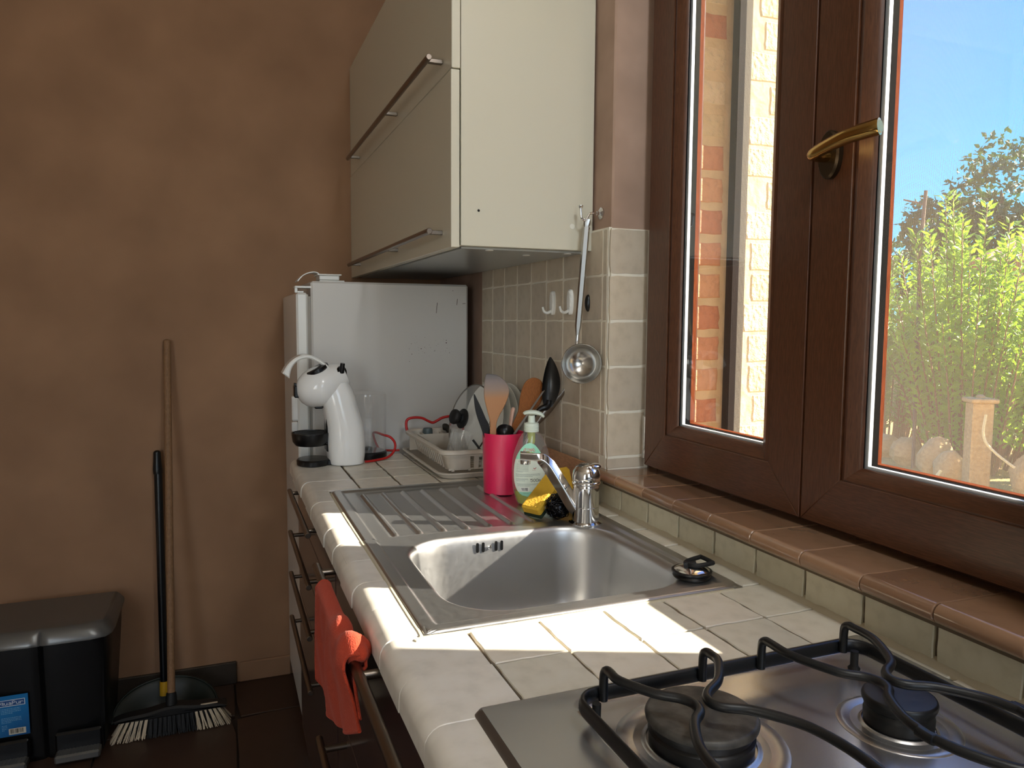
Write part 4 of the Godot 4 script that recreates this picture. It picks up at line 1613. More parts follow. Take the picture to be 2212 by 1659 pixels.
	for q in 56:
		var a := TAU * q / 56
		rimp.append(Transform3D(lb, la) * Vector3(cos(a) * 0.1035, 0.0, sin(a) * 0.1035))
	m.tube(rimp, 0.0022, 8, true)
	part("steel_rim", m, M.bar, lid, "", 60.0)
	m = MB.new()
	m.lathe([Vector2(0.0275, 0.023), Vector2(0.0285, 0.026), Vector2(0.026, 0.0285), Vector2(0.016, 0.030), Vector2(0.0125, 0.034), Vector2(0.0135, 0.040), Vector2(0.0195, 0.044), Vector2(0.0215, 0.050), Vector2(0.0205, 0.0565), Vector2(0.015, 0.060), Vector2(0.0005, 0.061)], 32, Transform3D(lb, la))
	part("knob", m, M.black_matte, lid, "black knob", 50.0)
	# drinking glass leaning beside the lid, and the small dark cups in the compartments
	m = MB.new()
	m.lathe([Vector2(0.0005, 0.0), Vector2(0.024, 0.0), Vector2(0.026, 0.002), Vector2(0.031, 0.085), Vector2(0.030, 0.0855), Vector2(0.0245, 0.006), Vector2(0.0005, 0.005)], 28, Transform3D(lean(Vector3(0.25, 0.95, 0.12)), Vector3(0.588, 0.922, -1.93)), false)
	solo("drinking_glass", m, M.clear, "clear drinking glass in the dish rack below the lid's black knob", "glass", "", 50.0)
	m = MB.new()
	m.lathe([Vector2(0.0005, 0.0), Vector2(0.014, 0.0), Vector2(0.0155, 0.003), Vector2(0.0155, 0.052), Vector2(0.0125, 0.058), Vector2(0.0005, 0.059)], 20, Transform3D(Basis(), Vector3(0.583, 0.9215, -2.185)), false)
	solo("grey_beaker", m, mat(Color(0.32, 0.36, 0.36), 0.4), "small grey upturned beaker in the dish rack's cutlery compartment", "beaker", "", 50.0)
	m = MB.new()
	m.tube(curve([Vector3(0.66, 0.925, -2.18), Vector3(0.652, 0.962, -2.185), Vector3(0.644, 0.978, -2.188), Vector3(0.632, 0.979, -2.19)], 4), [0.006, 0.006, 0.007, 0.0075, 0.008, 0.008, 0.009, 0.0095, 0.010, 0.011, 0.011, 0.010, 0.008], 10)
	solo("dark_brush", m, mat(Color(0.16, 0.14, 0.10), 0.7), "dark brush standing in the rear of the dish rack", "brush", "", 60.0)
	m = MB.new()
	m.tube([Vector3(0.672, 0.921, -1.86), Vector3(0.63, 0.985, -1.89)], [0.006, 0.0075], 8, false, 0.35)
	solo("steel_spatula", m, M.grey_tool, "dark flat handle sticking up in the dish rack below the lid", "kitchen tool", "", 60.0)


func paddle(outline: Array, thick: float, at: Vector3, b: Basis) -> MB:
	var m := MB.new()
	m.prism(curve2(outline, 4), -thick / 2, thick / 2, thick * 0.3, Transform3D(b, at))
	return m


func build_utensils() -> void:
	# the cup
	var cx := Vector3(0.6225, 0.899, -1.642)
	var m := MB.new()
	m.lathe([Vector2(0.0005, 0.0), Vector2(0.0445, 0.0), Vector2(0.0455, 0.001), Vector2(0.0492, 0.1425), Vector2(0.0488, 0.1435), Vector2(0.0478, 0.1425), Vector2(0.0442, 0.004), Vector2(0.0005, 0.0035)], 56, Transform3D(Basis(), cx), false)
	solo("utensil_cup", m, M.pink, "bright pink plastic cup full of utensils on the sink drainer", "utensil cup", "", 50.0)
	var g := "kitchen utensils in the pink cup"
	var toward := Basis()
	# wooden spatula
	var pl := func(x: float, y: float, z: float) -> Vector2: return Vector2(x - 0.6, y - 1.04)
	var o := []
	for q in [[0.583, 0.93], [0.5845, 1.04], [0.585, 1.068], [0.578, 1.095], [0.570, 1.13], [0.571, 1.165], [0.574, 1.180], [0.581, 1.1825], [0.604, 1.178], [0.622, 1.164], [0.631, 1.147], [0.6305, 1.13], [0.620, 1.105], [0.607, 1.082], [0.601, 1.066], [0.6, 1.04], [0.598, 0.93]]:
		o.append(pl.call(q[0], q[1], 0))
	m = paddle(o, 0.006, Vector3(0.6, 1.04, -1.628), toward)
	var wood := M.light_wood.duplicate() as StandardMaterial3D
	var worn := GradientTexture2D.new()
	worn.width = 8
	worn.height = 64
	worn.fill_from = Vector2(0, 0)
	worn.fill_to = Vector2(0, 1)
	var gr := Gradient.new()
	gr.offsets = PackedFloat32Array([0.0, 0.07, 0.15, 0.23, 1.0])
	gr.colors = PackedColorArray([Color(0.42, 0.40, 0.40), Color(0.55, 0.50, 0.48), Color(0.62, 0.53, 0.47), Color(0.72, 0.52, 0.36), Color(0.68, 0.47, 0.31)])
	worn.gradient = gr
	for q in m.v:
		m.uv.append(Vector2(0.5, clampf((1.183 - q.y) / 0.25, 0.0, 1.0)))
	wood.albedo_color = Color.WHITE
	wood.albedo_texture = worn
	wood.uv1_triplanar = false
	wood.uv1_scale = Vector3.ONE
	wood.texture_repeat = false
	solo("wooden_spatula", m, wood, "wooden spatula with a grey, worn top standing in the pink cup", "spatula", g, 40.0)
	# dark speckled turner, seen nearly edge on
	o = []
	for q in [[0.592, 0.95], [0.574, 1.03], [0.5535, 1.09], [0.5478, 1.130], [0.5500, 1.1345], [0.5545, 1.126], [0.566, 1.103], [0.577, 1.078], [0.588, 1.05], [0.601, 0.95]]:
		o.append(pl.call(q[0], q[1], 0))
	m = paddle(o, 0.003, Vector3(0.6, 1.04, -1.638), toward)
	solo("dark_turner", m, M.grey_tool, "pointed dark grey speckled turner at the left of the pink cup", "turner", g)
	# brown wooden spoon
	o = []
	for q in [[0.640, 0.95], [0.652, 1.04], [0.671, 1.085], [0.675, 1.112], [0.682, 1.142], [0.694, 1.161], [0.713, 1.168], [0.731, 1.160], [0.738, 1.140], [0.735, 1.115], [0.722, 1.094], [0.703, 1.082], [0.69, 1.07], [0.664, 1.03], [0.650, 0.95]]:
		o.append(pl.call(q[0], q[1], 0))
	m = paddle(o, 0.008, Vector3(0.6, 1.04, -1.668), toward)
	solo("wooden_spoon", m, M.orange_wood, "orange-brown wooden spoon behind the black spoon in the pink cup", "spoon", g)
	# black spoon on a steel handle
	var sp := thing("black_spoon", "large black plastic spoon on a steel handle, tallest in the pink cup", "spoon", Vector3(0.65, 0.94, -1.65), g)
	m = MB.new()
	var fs := func(u: float, v: float) -> Vector3:
		var y := lerpf(1.098, 1.219, v)
		var w := 0.0235 * pow(maxf(0.0, sin(PI * clampf(0.09 + v * 0.90, 0, 1))), 0.72) * lerpf(1.0, 0.82, v)
		var a := lerpf(-1.0, 1.0, u)
		var xc := lerpf(0.7385, 0.7435, v) + 0.006 * sin(PI * v)
		return Vector3(xc + a * w * 0.94, y, -1.640 + a * w * 0.36 - 0.012 * (1.0 - a * a) * sin(PI * v))
	m.grid(16, 24, fs)
	var cnt := m.v.size()
	for q in range(0, cnt, 3):
		m.tri(m.v[q] + Vector3(0.001, 0, -0.0025), m.v[q + 2] + Vector3(0.001, 0, -0.0025), m.v[q + 1] + Vector3(0.001, 0, -0.0025))
	part("bowl", m, M.black, sp, "", 70.0)
	m = MB.new()
	for e in [-1.0, 1.0]:
		m.tube([Vector3(0.630 + e * 0.002, 0.97, -1.646), Vector3(0.652 + e * 0.0025, 1.037, -1.641), Vector3(0.7245 + e * 0.002, 1.138 + e * 0.001, -1.636)], 0.0013, 8)
	m.tube([Vector3(0.63, 0.97, -1.6465), Vector3(0.652, 1.037, -1.6415), Vector3(0.700, 1.104, -1.639)], 0.002, 8)
	part("steel_handle", m, M.bar, sp, "", 60.0)
	m = MB.new()
	m.tube(curve([Vector3(0.702, 1.075, -1.642), Vector3(0.716, 1.092, -1.6415), Vector3(0.737, 1.10, -1.641), Vector3(0.742, 1.115, -1.641)], 4), [0.0035, 0.0037, 0.004, 0.005, 0.006, 0.007, 0.008, 0.009, 0.0085, 0.008, 0.0075, 0.007, 0.006], 10)
	part("neck", m, M.black, sp, "", 60.0)
	# steel tool with a flat tapered handle, leaning to the right
	m = MB.new()
	var rp := curve([Vector3(0.648, 0.96, -1.648), Vector3(0.70, 1.04, -1.645), Vector3(0.722, 1.068, -1.643), Vector3(0.748, 1.098, -1.641), Vector3(0.776, 1.127, -1.640), Vector3(0.789, 1.1455, -1.640)], 5)
	var rr := []
	for q in rp.size():
		var t := float(q) / (rp.size() - 1)
		rr.append(0.0032 + 0.0058 * exp(-pow((t - 0.55) / 0.18, 2.0)) + 0.0008 * t)
	m.tube(rp, rr, 12, false, 0.3, Vector3(0.2, 0.1, 1.0))
	solo("steel_server", m, M.bar, "flat steel serving handle leaning right out of the pink cup", "server", g, 60.0)
	m = MB.new()
	m.tube([Vector3(0.66, 0.97, -1.655), Vector3(0.70, 1.055, -1.651), Vector3(0.7225, 1.099, -1.65)], 0.0016, 8)
	m.tube([Vector3(0.655, 0.97, -1.655), Vector3(0.69, 1.050, -1.652), Vector3(0.709, 1.09, -1.65)], 0.0016, 8)
	solo("wire_whisk", m, M.bar, "thin steel wire tool handle beside the serving handle in the cup", "kitchen tool", g, 60.0)
	# pale pinkish handle
	m = MB.new()
	m.tube(curve([Vector3(0.641, 0.96, -1.662), Vector3(0.65, 1.04, -1.668), Vector3(0.6555, 1.075, -1.67), Vector3(0.661, 1.0965, -1.672)], 5), [0.005, 0.0052, 0.0054, 0.0056, 0.006, 0.0062, 0.0065, 0.0068, 0.007, 0.0074, 0.0076, 0.0078, 0.0079, 0.008, 0.007, 0.004], 12, false, 0.6)
	solo("pale_handle", m, M.pinkish, "pale pink rounded utensil handle in the middle of the cup", "kitchen tool", g, 60.0)
	# small black ladle bowl peeping over the rim
	m = MB.new()
	m.lathe([Vector2(0.0005, -0.014), Vector2(0.010, -0.0125), Vector2(0.018, -0.007), Vector2(0.0215, 0.001), Vector2(0.0215, 0.0025), Vector2(0.020, 0.002), Vector2(0.016, -0.005), Vector2(0.009, -0.010), Vector2(0.0005, -0.0115)], 32, Transform3D(lean(Vector3(-0.15, 0.72, 0.66)), Vector3(0.632, 1.041, -1.652)), false)
	m.tube([Vector3(0.632, 1.028, -1.668), Vector3(0.640, 0.99, -1.66), Vector3(0.636, 0.93, -1.65)], 0.003, 8)
	solo("black_ladle", m, M.black, "small black ladle whose bowl peeps over the pink cup's rim", "ladle", g, 50.0)


# 5 x 7 letters for the printed labels, one string of rows per letter
const FONT := {"C": "01110 10001 10000 10000 10000 10001 01110", "O": "01110 10001 10001 10001 10001 10001 01110", "N": "10001 11001 10101 10101 10011 10001 10001", "A": "01110 10001 10001 11111 10001 10001 10001", "D": "11110 10001 10001 10001 10001 10001 11110", "5": "11111 10000 11110 00001 00001 10001 01110", "0": "01110 10001 10001 10001 10001 10001 01110", "m": "00000 00000 11010 10101 10101 10101 10101", "l": "00100 00100 00100 00100 00100 00100 00110", "e": "00000 00000 01110 10001 11111 10000 01110", "q": "00000 01111 10001 10001 01111 00001 00001", "u": "00000 00000 10001 10001 10001 10011 01101", "a": "00000 00000 01110 00001 01111 10001 01111", "P": "11110 10001 10001 11110 10000 10000 10000", "r": "00000 00000 10110 11001 10000 10000 10000"}


func print_word(im: Image, word: String, x: int, y: int, px: int, c: Color, py := 0) -> void:
	var h := py if py else px
	for ch in word:
		if FONT.has(ch):
			var rows: PackedStringArray = FONT[ch].split(" ")
			for r in 7:
				for q in 5:
					if rows[r][q] == "1":
						im.fill_rect(Rect2i(x + q * px, y + r * h, px, h), c)
		x += px * 6


func print_lines(im: Image, x: int, y: int, w: int, rows: int, step: int, c: Color, seed_: int) -> void:
	# small print, too fine to read
	var r2 := RandomNumberGenerator.new()
	r2.seed = seed_
	for k in rows:
		var at := x
		var end := x + int(w * (1.0 if k < rows - 1 else r2.randf_range(0.4, 0.8)))
		while at < end:
			var wd := r2.randi_range(5, 16)
			im.fill_rect(Rect2i(at, y + k * step, mini(wd, end - at), maxi(2, step / 3)), c)
			at += wd + 4


func build_soap_and_sponges() -> void:
	# bottle of washing-up liquid: oval section, turned a little to the left
	var base := Vector3(0.641, 0.8985, -1.512)
	var tb := Basis(Vector3.UP, -0.08)
	var s := thing("soap_bottle", "clear pump bottle of washing-up liquid in front of the pink cup", "bottle", base)
	var prof := [[0.0, 0.029, 0.5], [0.003, 0.0325, 0.55], [0.012, 0.0355, 0.6], [0.03, 0.0405, 0.6], [0.055, 0.0437, 0.58], [0.08, 0.0445, 0.57], [0.105, 0.0425, 0.58], [0.125, 0.037, 0.62], [0.14, 0.031, 0.68], [0.152, 0.0245, 0.8], [0.158, 0.019, 0.95], [0.161, 0.0155, 1.0], [0.166, 0.0150, 1.0]]
	var pp := []
	for q in prof:
		pp.append(Vector3(q[0], q[1], q[2]))
	pp = curve(pp, 3)
	var ring_at := func(q: Vector3, inset: float) -> PackedVector3Array:
		var r := PackedVector3Array()
		for k in 44:
			var a := TAU * k / 44
			r.append(base + tb * Vector3(cos(a) * (q.y - inset), q.x, -sin(a) * (q.y * q.z - inset)))
		return r
	var rings := []
	for q in pp:
		rings.append(ring_at.call(q, 0.0))
	var m := MB.new()
	m.loft(rings, true, false)
	part("body", m, M.clear, s, "", 60.0)
	rings = []
	for q in pp:
		if q.x < 0.0305:
			rings.append(ring_at.call(Vector3(q.x + 0.0015, q.y, q.z), 0.0012))
	m = MB.new()
	m.loft(rings)
	part("liquid", m, M.soap, s, "yellow-green liquid left at the bottom", 60.0)
	# dip tube and collar, ribbed cap, pump head
	m = MB.new()
	m.tube([base + Vector3(0, 0.006, 0), base + Vector3(0.001, 0.158, 0)], 0.0025, 8)
	m.lathe([Vector2(0.008, 0.135), Vector2(0.009, 0.14), Vector2(0.009, 0.162)], 16, Transform3D(tb, base))
	part("dip_tube", m, pane(Color(0.80, 0.84, 0.40), 0.6, 0.1), s)
	m = MB.new()
	var cp := [Vector2(0.0165, 0.1625)]
	for k in 5:
		cp.append(Vector2(0.0167, 0.1635 + 0.0026 * k))
		cp.append(Vector2(0.0167, 0.1650 + 0.0026 * k))
		cp.append(Vector2(0.0161, 0.1655 + 0.0026 * k))
	cp.append_array([Vector2(0.0167, 0.1775), Vector2(0.0163, 0.181), Vector2(0.012, 0.1825), Vector2(0.0085, 0.183), Vector2(0.0075, 0.1965), Vector2(0.008, 0.1985)])
	m.lathe(cp, 32, Transform3D(tb, base))
	part("cap", m, M.cap_plastic, s, "white ribbed screw cap", 40.0)
	m = MB.new()
	var head := curve([base + Vector3(-0.0175, 0.2015, -0.004), base + Vector3(-0.012, 0.2045, -0.003), base + Vector3(0.0, 0.2055, 0.0), base + Vector3(0.012, 0.204, 0.004), base + Vector3(0.021, 0.200, 0.008), base + Vector3(0.026, 0.1945, 0.010)], 4)
	var hr := []
	for k in head.size():
		hr.append(0.0035 + 0.0068 * pow(sin(PI * clampf(0.08 + 0.9 * k / (head.size() - 1.0), 0.0, 1.0)), 0.8))
	m.tube(head, hr, 14, false, 0.5)
	part("pump_head", m, M.cap_plastic, s, "", 60.0)
	# printed label wrapped on the front
	var W := 384
	var H := 720
	var im := Image.create_empty(W, H, false, Image.FORMAT_RGB8)
	im.fill(Color(0.86, 0.90, 0.84))
	im.fill_rect(Rect2i(0, 0, W, 215), Color(0.62, 0.88, 0.76))
	var ink := Color(0.40, 0.47, 0.45)
	for y in range(200, 232):
		for x in W:
			if y > 196 + 16.0 * sin(x * 0.012 + 0.3) + 12:
				im.set_pixel(x, y, Color(0.86, 0.90, 0.84))
	print_word(im, "CONAD", 128, 74, 6, Color(0.80, 0.12, 0.12), 6)
	for a in 64:
		var q := Vector2(100, 92) + Vector2.from_angle(TAU * a / 64.0) * (14.0 + 4.0 * absf(sin(a * 0.3)))
		im.fill_rect(Rect2i(int(q.x) - 2, int(q.y) - 2, 6, 6), Color(0.80, 0.12, 0.12))
	print_lines(im, 90, 172, 200, 2, 14, Color(0.16, 0.5, 0.36), 1)
	print_lines(im, 60, 226, 160, 3, 13, ink, 2)
	print_lines(im, 45, 270, 150, 9, 14, ink, 3)
	print_lines(im, 40, 410, 280, 3, 15, ink, 4)
	print_lines(im, 40, 470, 150, 3, 14, ink, 5)
	print_lines(im, 45, 540, 280, 3, 14, ink, 6)
	print_word(im, "500ml", 216, 474, 5, Color(0.22, 0.26, 0.25), 6)
	print_word(im, "e", 352, 480, 3, Color(0.4, 0.45, 0.42), 4)
	for k in 30:
		# red tick
		im.fill_rect(Rect2i(246 + k * 1, 330 + (k if k < 12 else 24 - k), 5, 6), Color(0.65, 0.2, 0.18))
	print_lines(im, 236, 358, 70, 1, 12, Color(0.65, 0.25, 0.2), 7)
	im.fill_rect(Rect2i(80, 590, 120, 50), Color(0.93, 0.94, 0.92))
	var r2 := RandomNumberGenerator.new()
	r2.seed = 4
	for k in 26:
		im.fill_rect(Rect2i(86 + k * 4, 594, r2.randi_range(1, 3), 40), Color(0.15, 0.15, 0.15))
	im.fill_rect(Rect2i(0, 650, W, 70), Color(0.62, 0.86, 0.76))
	print_lines(im, 90, 664, 180, 1, 14, ink, 8)
	var lm := StandardMaterial3D.new()
	lm.albedo_texture = ImageTexture.create_from_image(im)
	lm.roughness = 0.35
	m = MB.new()
	var prof_at := func(y: float) -> Vector3:
		for k in pp.size() - 1:
			if y <= pp[k + 1].x:
				return pp[k].lerp(pp[k + 1], clampf((y - pp[k].x) / maxf(1e-6, pp[k + 1].x - pp[k].x), 0, 1))
		return pp[-1]
	var fl := func(u: float, v: float) -> Vector3:
		# an egg-shaped label: narrow at the top
		var y := lerpf(0.0195, 0.1405, v)
		var q: Vector3 = prof_at.call(y)
		var half := pow(maxf(0.0, 1.0 - pow(absf(v * 2.0 - 0.78) / (1.22 if v > 0.39 else 0.78), 2.3)), 0.5)
		var mid := deg_to_rad(251.0)
		var a := mid + (u - 0.5) * deg_to_rad(106.0) * half
		return base + tb * Vector3(cos(a) * (q.y + 0.0006), y, -sin(a) * (q.y * q.z + 0.0006))
	m.grid(20, 30, fl, false, true)
	part("label", m, lm, s, "printed pale green label", 60.0)

	# sponge with its scouring side, leaning on the bottle and the tap
	var sb := basis_of(Vector3(0.70, 0.50, -0.42), Vector3(-0.42, 0.78, 0.30))
	var sc := Vector3(0.632, 0.9435, -1.418)
	var sg := thing("sponge", "yellow sponge with dark green scouring side leaning behind the tap spout", "sponge", Vector3(0.625, 0.9, -1.41))
	m = MB.new()
	m.box(Vector3.ZERO, Vector3(0.115, 0.021, 0.046), 0.004)
	m.move(0, Transform3D(sb, sc))
	part("foam", m, M.sponge, sg)
	m = MB.new()
	m.box(Vector3(0, -0.0145, 0), Vector3(0.114, 0.008, 0.0455), 0.002)
	m.move(0, Transform3D(sb, sc))
	part("scouring_pad", m, M.scour, sg)
	# a second yellow cloth-like sponge behind
	m = MB.new()
	m.box(Vector3.ZERO, Vector3(0.055, 0.09, 0.022), 0.007)
	m.move(0, Transform3D(Basis(Vector3.UP, 0.3) * Basis(Vector3.RIGHT, -0.3), Vector3(0.683, 0.944, -1.437)))
	solo("yellow_sponge", m, M.sponge, "yellow sponge standing between the tap and the wooden board", "sponge")
	# black steel wool
	m = MB.new()
	var r3 := RandomNumberGenerator.new()
	r3.seed = 5
	for k in 46:
		var pts := []
		var ax := Vector3(r3.randfn(), r3.randfn(), r3.randfn()).normalized()
		var bx := ax.cross(Vector3(r3.randfn(), r3.randfn(), r3.randfn())).normalized()
		var cx := ax.cross(bx)
		var r := r3.randf_range(0.010, 0.0275)
		for q in 22:
			var a := TAU * q / 22
			var rr := r + 0.0035 * sin(a * 5 + k)
			pts.append(Vector3(0.640, 0.9265, -1.366) + (bx * cos(a) + cx * sin(a)) * rr * Vector3(1, 0.92, 1) + ax * r3.randf_range(-0.004, 0.004))
		m.tube(pts, 0.0009, 4, true)
	m.ball(Vector3(0.640, 0.925, -1.366), Vector3(0.0215, 0.0205, 0.0215), 14)
	solo("steel_wool", m, M.steel_wool, "ball of dark steel wool under the tap spout", "steel wool", "", 60.0)
	# wooden board leaning on the tiles
	m = MB.new()
	m.box(Vector3.ZERO, Vector3(0.016, 0.092, 0.285), 0.003)
	m.move(0, Transform3D(Basis(Vector3.BACK, -0.42), Vector3(0.747, 0.946, -1.572)))
	solo("cutting_board", m, M.board_wood, "brown wooden board leaning on the wall tiles behind the tap", "board")


# ---------------------------------------------------------------- hooks, cloth, bin and brooms

func build_wall_hooks() -> void:
	var zs := [-1.707, -1.607]
	for k in 2:
		var m := MB.new()
		var z: float = zs[k]
		var el := PackedVector2Array()
		for i in 24:
			var a := TAU * i / 24.0
			el.append(Vector2(signf(cos(a)) * pow(absf(cos(a)), 0.7) * 0.0115, sin(a) * 0.030))
		m.prism(el, 0.0, 0.009, 0.003, Transform3D(FACE_LEFT, Vector3(0.7822, 1.351, z)), false)
		m.tube(curve([Vector3(0.775, 1.331, z), Vector3(0.764, 1.326, z), Vector3(0.755, 1.330, z), Vector3(0.751, 1.341, z)], 5), [0.0042, 0.004, 0.004, 0.004, 0.0038, 0.0037, 0.0036, 0.0035, 0.0034, 0.0034, 0.0033, 0.0032, 0.003, 0.003, 0.0028, 0.0025], 8)
		solo("adhesive_hook", m, M.white_plastic, ["white adhesive hook on the wall tiles, farther from the ladle", "white adhesive hook on the wall tiles, half hidden by the ladle handle"][k], "hook", "white adhesive hooks", 45.0)
	var m := MB.new()
	m.ball(Vector3(0.781, 1.347, -1.519), Vector3(0.008, 0.0195, 0.008), 20)
	solo("black_hook", m, M.black, "small black oval hook on the tiles right of the ladle handle", "hook", "", 60.0)
	# metal hook and ladle
	var h := thing("wall_hook", "small chrome hook screwed to the wall beside the cabinet, holding the ladle", "hook", Vector3(0.79, 1.53, -1.478))
	m = MB.new()
	m.lathe([Vector2(0.013, 0.0), Vector2(0.013, 0.003), Vector2(0.008, 0.006), Vector2(0.0045, 0.008), Vector2(0.0045, 0.012)], 20, Transform3D(Basis(Vector3(0, -1, 0), Vector3(-1, 0, 0), Vector3(0, 0, -1)), Vector3(0.79, 1.5425, -1.478)))
	part("flange", m, M.chrome, h)
	m = MB.new()
	m.tube(curve([Vector3(0.782, 1.5425, -1.478), Vector3(0.762, 1.541, -1.478), Vector3(0.757, 1.535, -1.478), Vector3(0.752, 1.527, -1.478), Vector3(0.745, 1.526, -1.478), Vector3(0.740, 1.533, -1.478), Vector3(0.7385, 1.552, -1.478)], 5), 0.0026, 10)
	m.lathe([Vector2(0.003, 0.0), Vector2(0.0055, 0.004), Vector2(0.0055, 0.0065), Vector2(0.004, 0.0075)], 16, Transform3D(Basis(), Vector3(0.7385, 1.5505, -1.478)))
	part("arm", m, M.chrome, h, "", 50.0)
	var l := thing("ladle", "long steel ladle hanging from the chrome hook against the wall tiles", "ladle", Vector3(0.742, 1.168, -1.474))
	m = MB.new()
	# channel handle: a tapering, slightly hollow strip, with a hook-shaped top
	var a := Vector3(0.7525, 1.5115, -1.476)
	var b := Vector3(0.7335, 1.272, -1.476)
	var dir := (b - a).normalized()
	var side := Vector3(0.93, 0.0, 0.36)
	side = (side - dir * side.dot(dir)).normalized()
	var nrm := side.cross(dir).normalized()
	if nrm.z < 0.0:
		nrm = -nrm
	var strip := func(t: float, w: float, cup: float) -> PackedVector3Array:
		var c := a.lerp(b, t)
		var r := PackedVector3Array([c + side * w - nrm * cup, c + side * w * 0.55 + nrm * 0.001, c - side * w * 0.55 + nrm * 0.001, c - side * w - nrm * cup, c - side * w - nrm * (cup + 0.0012), c - side * w * 0.5 - nrm * 0.001, c + side * w * 0.5 - nrm * 0.001, c + side * w - nrm * (cup + 0.0012)])
		if (r[1] - r[0]).cross(r[2] - r[1]).dot(dir) < 0.0:
			r.reverse()
		return r
	m.loft([strip.call(-0.07, 0.0085, 0.0), strip.call(-0.03, 0.0075, 0.001), strip.call(0.0, 0.006, 0.002), strip.call(0.004, 0.0078, 0.003), strip.call(0.02, 0.0075, 0.003), strip.call(0.5, 0.0074, 0.003), strip.call(0.9, 0.0068, 0.003), strip.call(0.96, 0.0045, 0.002), strip.call(1.0, 0.0035, 0.001)])
	m.tube(curve([b - dir * 0.004, b + dir * 0.008, b + dir * 0.018 + nrm * 0.002], 4), 0.0036, 10)
	part("handle", m, M.ladle, l, "", 25.0)
	m = MB.new()
	var bb := lean(Vector3(-0.50, 0.10, 0.86))
	m.lathe([Vector2(0.0005, -0.030), Vector2(0.014, -0.0285), Vector2(0.027, -0.023), Vector2(0.037, -0.013), Vector2(0.0425, 0.0), Vector2(0.0445, 0.003), Vector2(0.0440, 0.004), Vector2(0.0415, 0.002), Vector2(0.0358, -0.0125), Vector2(0.026, -0.0218), Vector2(0.0135, -0.0273), Vector2(0.0005, -0.0288)], 40, Transform3D(bb, Vector3(0.738, 1.213, -1.462)), false)
	part("bowl", m, M.ladle, l, "", 60.0)


func build_towel() -> void:
	var m := MB.new()
	var f := func(u: float, v: float) -> Vector3:
		# v 0: front hem, 0.5: over the bar, 1: back hem, tucked against the front layer
		var z := lerpf(-1.262, -0.945, u)
		var drop := lerpf(0.168, 0.056, u * u)
		var lump := 0.016 * exp(-pow((u - 0.90) / 0.10, 2.0)) + 0.007 * exp(-pow((u - 0.62) / 0.1, 2.0))
		var r := 0.0115 + lump * 0.55
		if v < 0.5:
			var t := 1.0 - v / 0.5
			var fold := 0.0045 * sin(u * 13.0 + 0.6 + t * 1.5) * smoothstep(0.0, 0.6, t) + 0.002 * sin(u * 29.0 - t * 4.0)
			var sag := 0.007 * sin(PI * t) * (0.4 + 0.6 * u)
			return Vector3(0.155 - r * lerpf(1.0, 0.55, smoothstep(0.0, 0.7, t)) - (fold + sag) * (1.0 - smoothstep(0.75, 1.0, u)) - lerpf(0.003, -0.001, smoothstep(0.8, 1.0, u) * t), 0.853 - drop * t - 0.008 * sin(u * PI) * t, z + 0.022 * t * sin(t * 2.2) * (u - 0.35) - 0.012 * t + 0.055 * t * t * u * u)
		if v < 0.66:
			var a := PI * (v - 0.5) / 0.16
			return Vector3(0.155 - (r + 0.003 * cos(a / 2.0)) * cos(a), 0.853 + (r + lump) * sin(a), z + 0.004 * sin(a * 3.0 + u * 9.0))
		var t2 := (v - 0.66) / 0.34
		return Vector3(0.155 + lerpf(r, -0.001, smoothstep(0.0, 0.35, t2)), 0.853 - drop * 0.86 * t2, z + 0.018 * t2 * (u - 0.5) - 0.012 * t2 + 0.045 * t2 * t2 * u * u)
	m.grid(64, 60, f)
	var n := m.v.size()
	var inner := MB.new()
	var fi := func(u: float, v: float) -> Vector3:
		var e := 0.004
		var p: Vector3 = f.call(u, v)
		var du: Vector3 = f.call(minf(u + e, 1.0), v) - f.call(maxf(u - e, 0.0), v)
		var dv: Vector3 = f.call(u, minf(v + e, 1.0)) - f.call(u, maxf(v - e, 0.0))
		return p - du.cross(dv).normalized() * 0.0032
	inner.grid(64, 60, fi, true)
	m.add(inner, Transform3D())
	# hems
	var hem := []
	for k in 65:
		hem.append((f.call(k / 64.0, 0.0) + fi.call(k / 64.0, 0.0)) / 2.0)
	m.tube(hem, 0.0026, 8)
	for u in [0.0, 1.0]:
		hem = []
		for k in 61:
			hem.append((f.call(u, k / 60.0) + fi.call(u, k / 60.0)) / 2.0)
		m.tube(hem, 0.0024, 8)
	var k0 := m.v.size()
	m.ball(Vector3.ZERO, Vector3(0.019, 0.016, 0.03), 22)
	for q in range(k0, m.v.size()):
		var p := m.v[q]
		m.v[q] = p * (1.0 + 0.12 * sin(p.z * 260.0 + p.y * 150.0) + 0.08 * sin(p.x * 330.0)) + Vector3(0.161, 0.866, -0.972)
	solo("orange_cloth", m, M.towel, "orange microfibre cloth hanging over the long drawer handle", "cloth", "", 70.0)


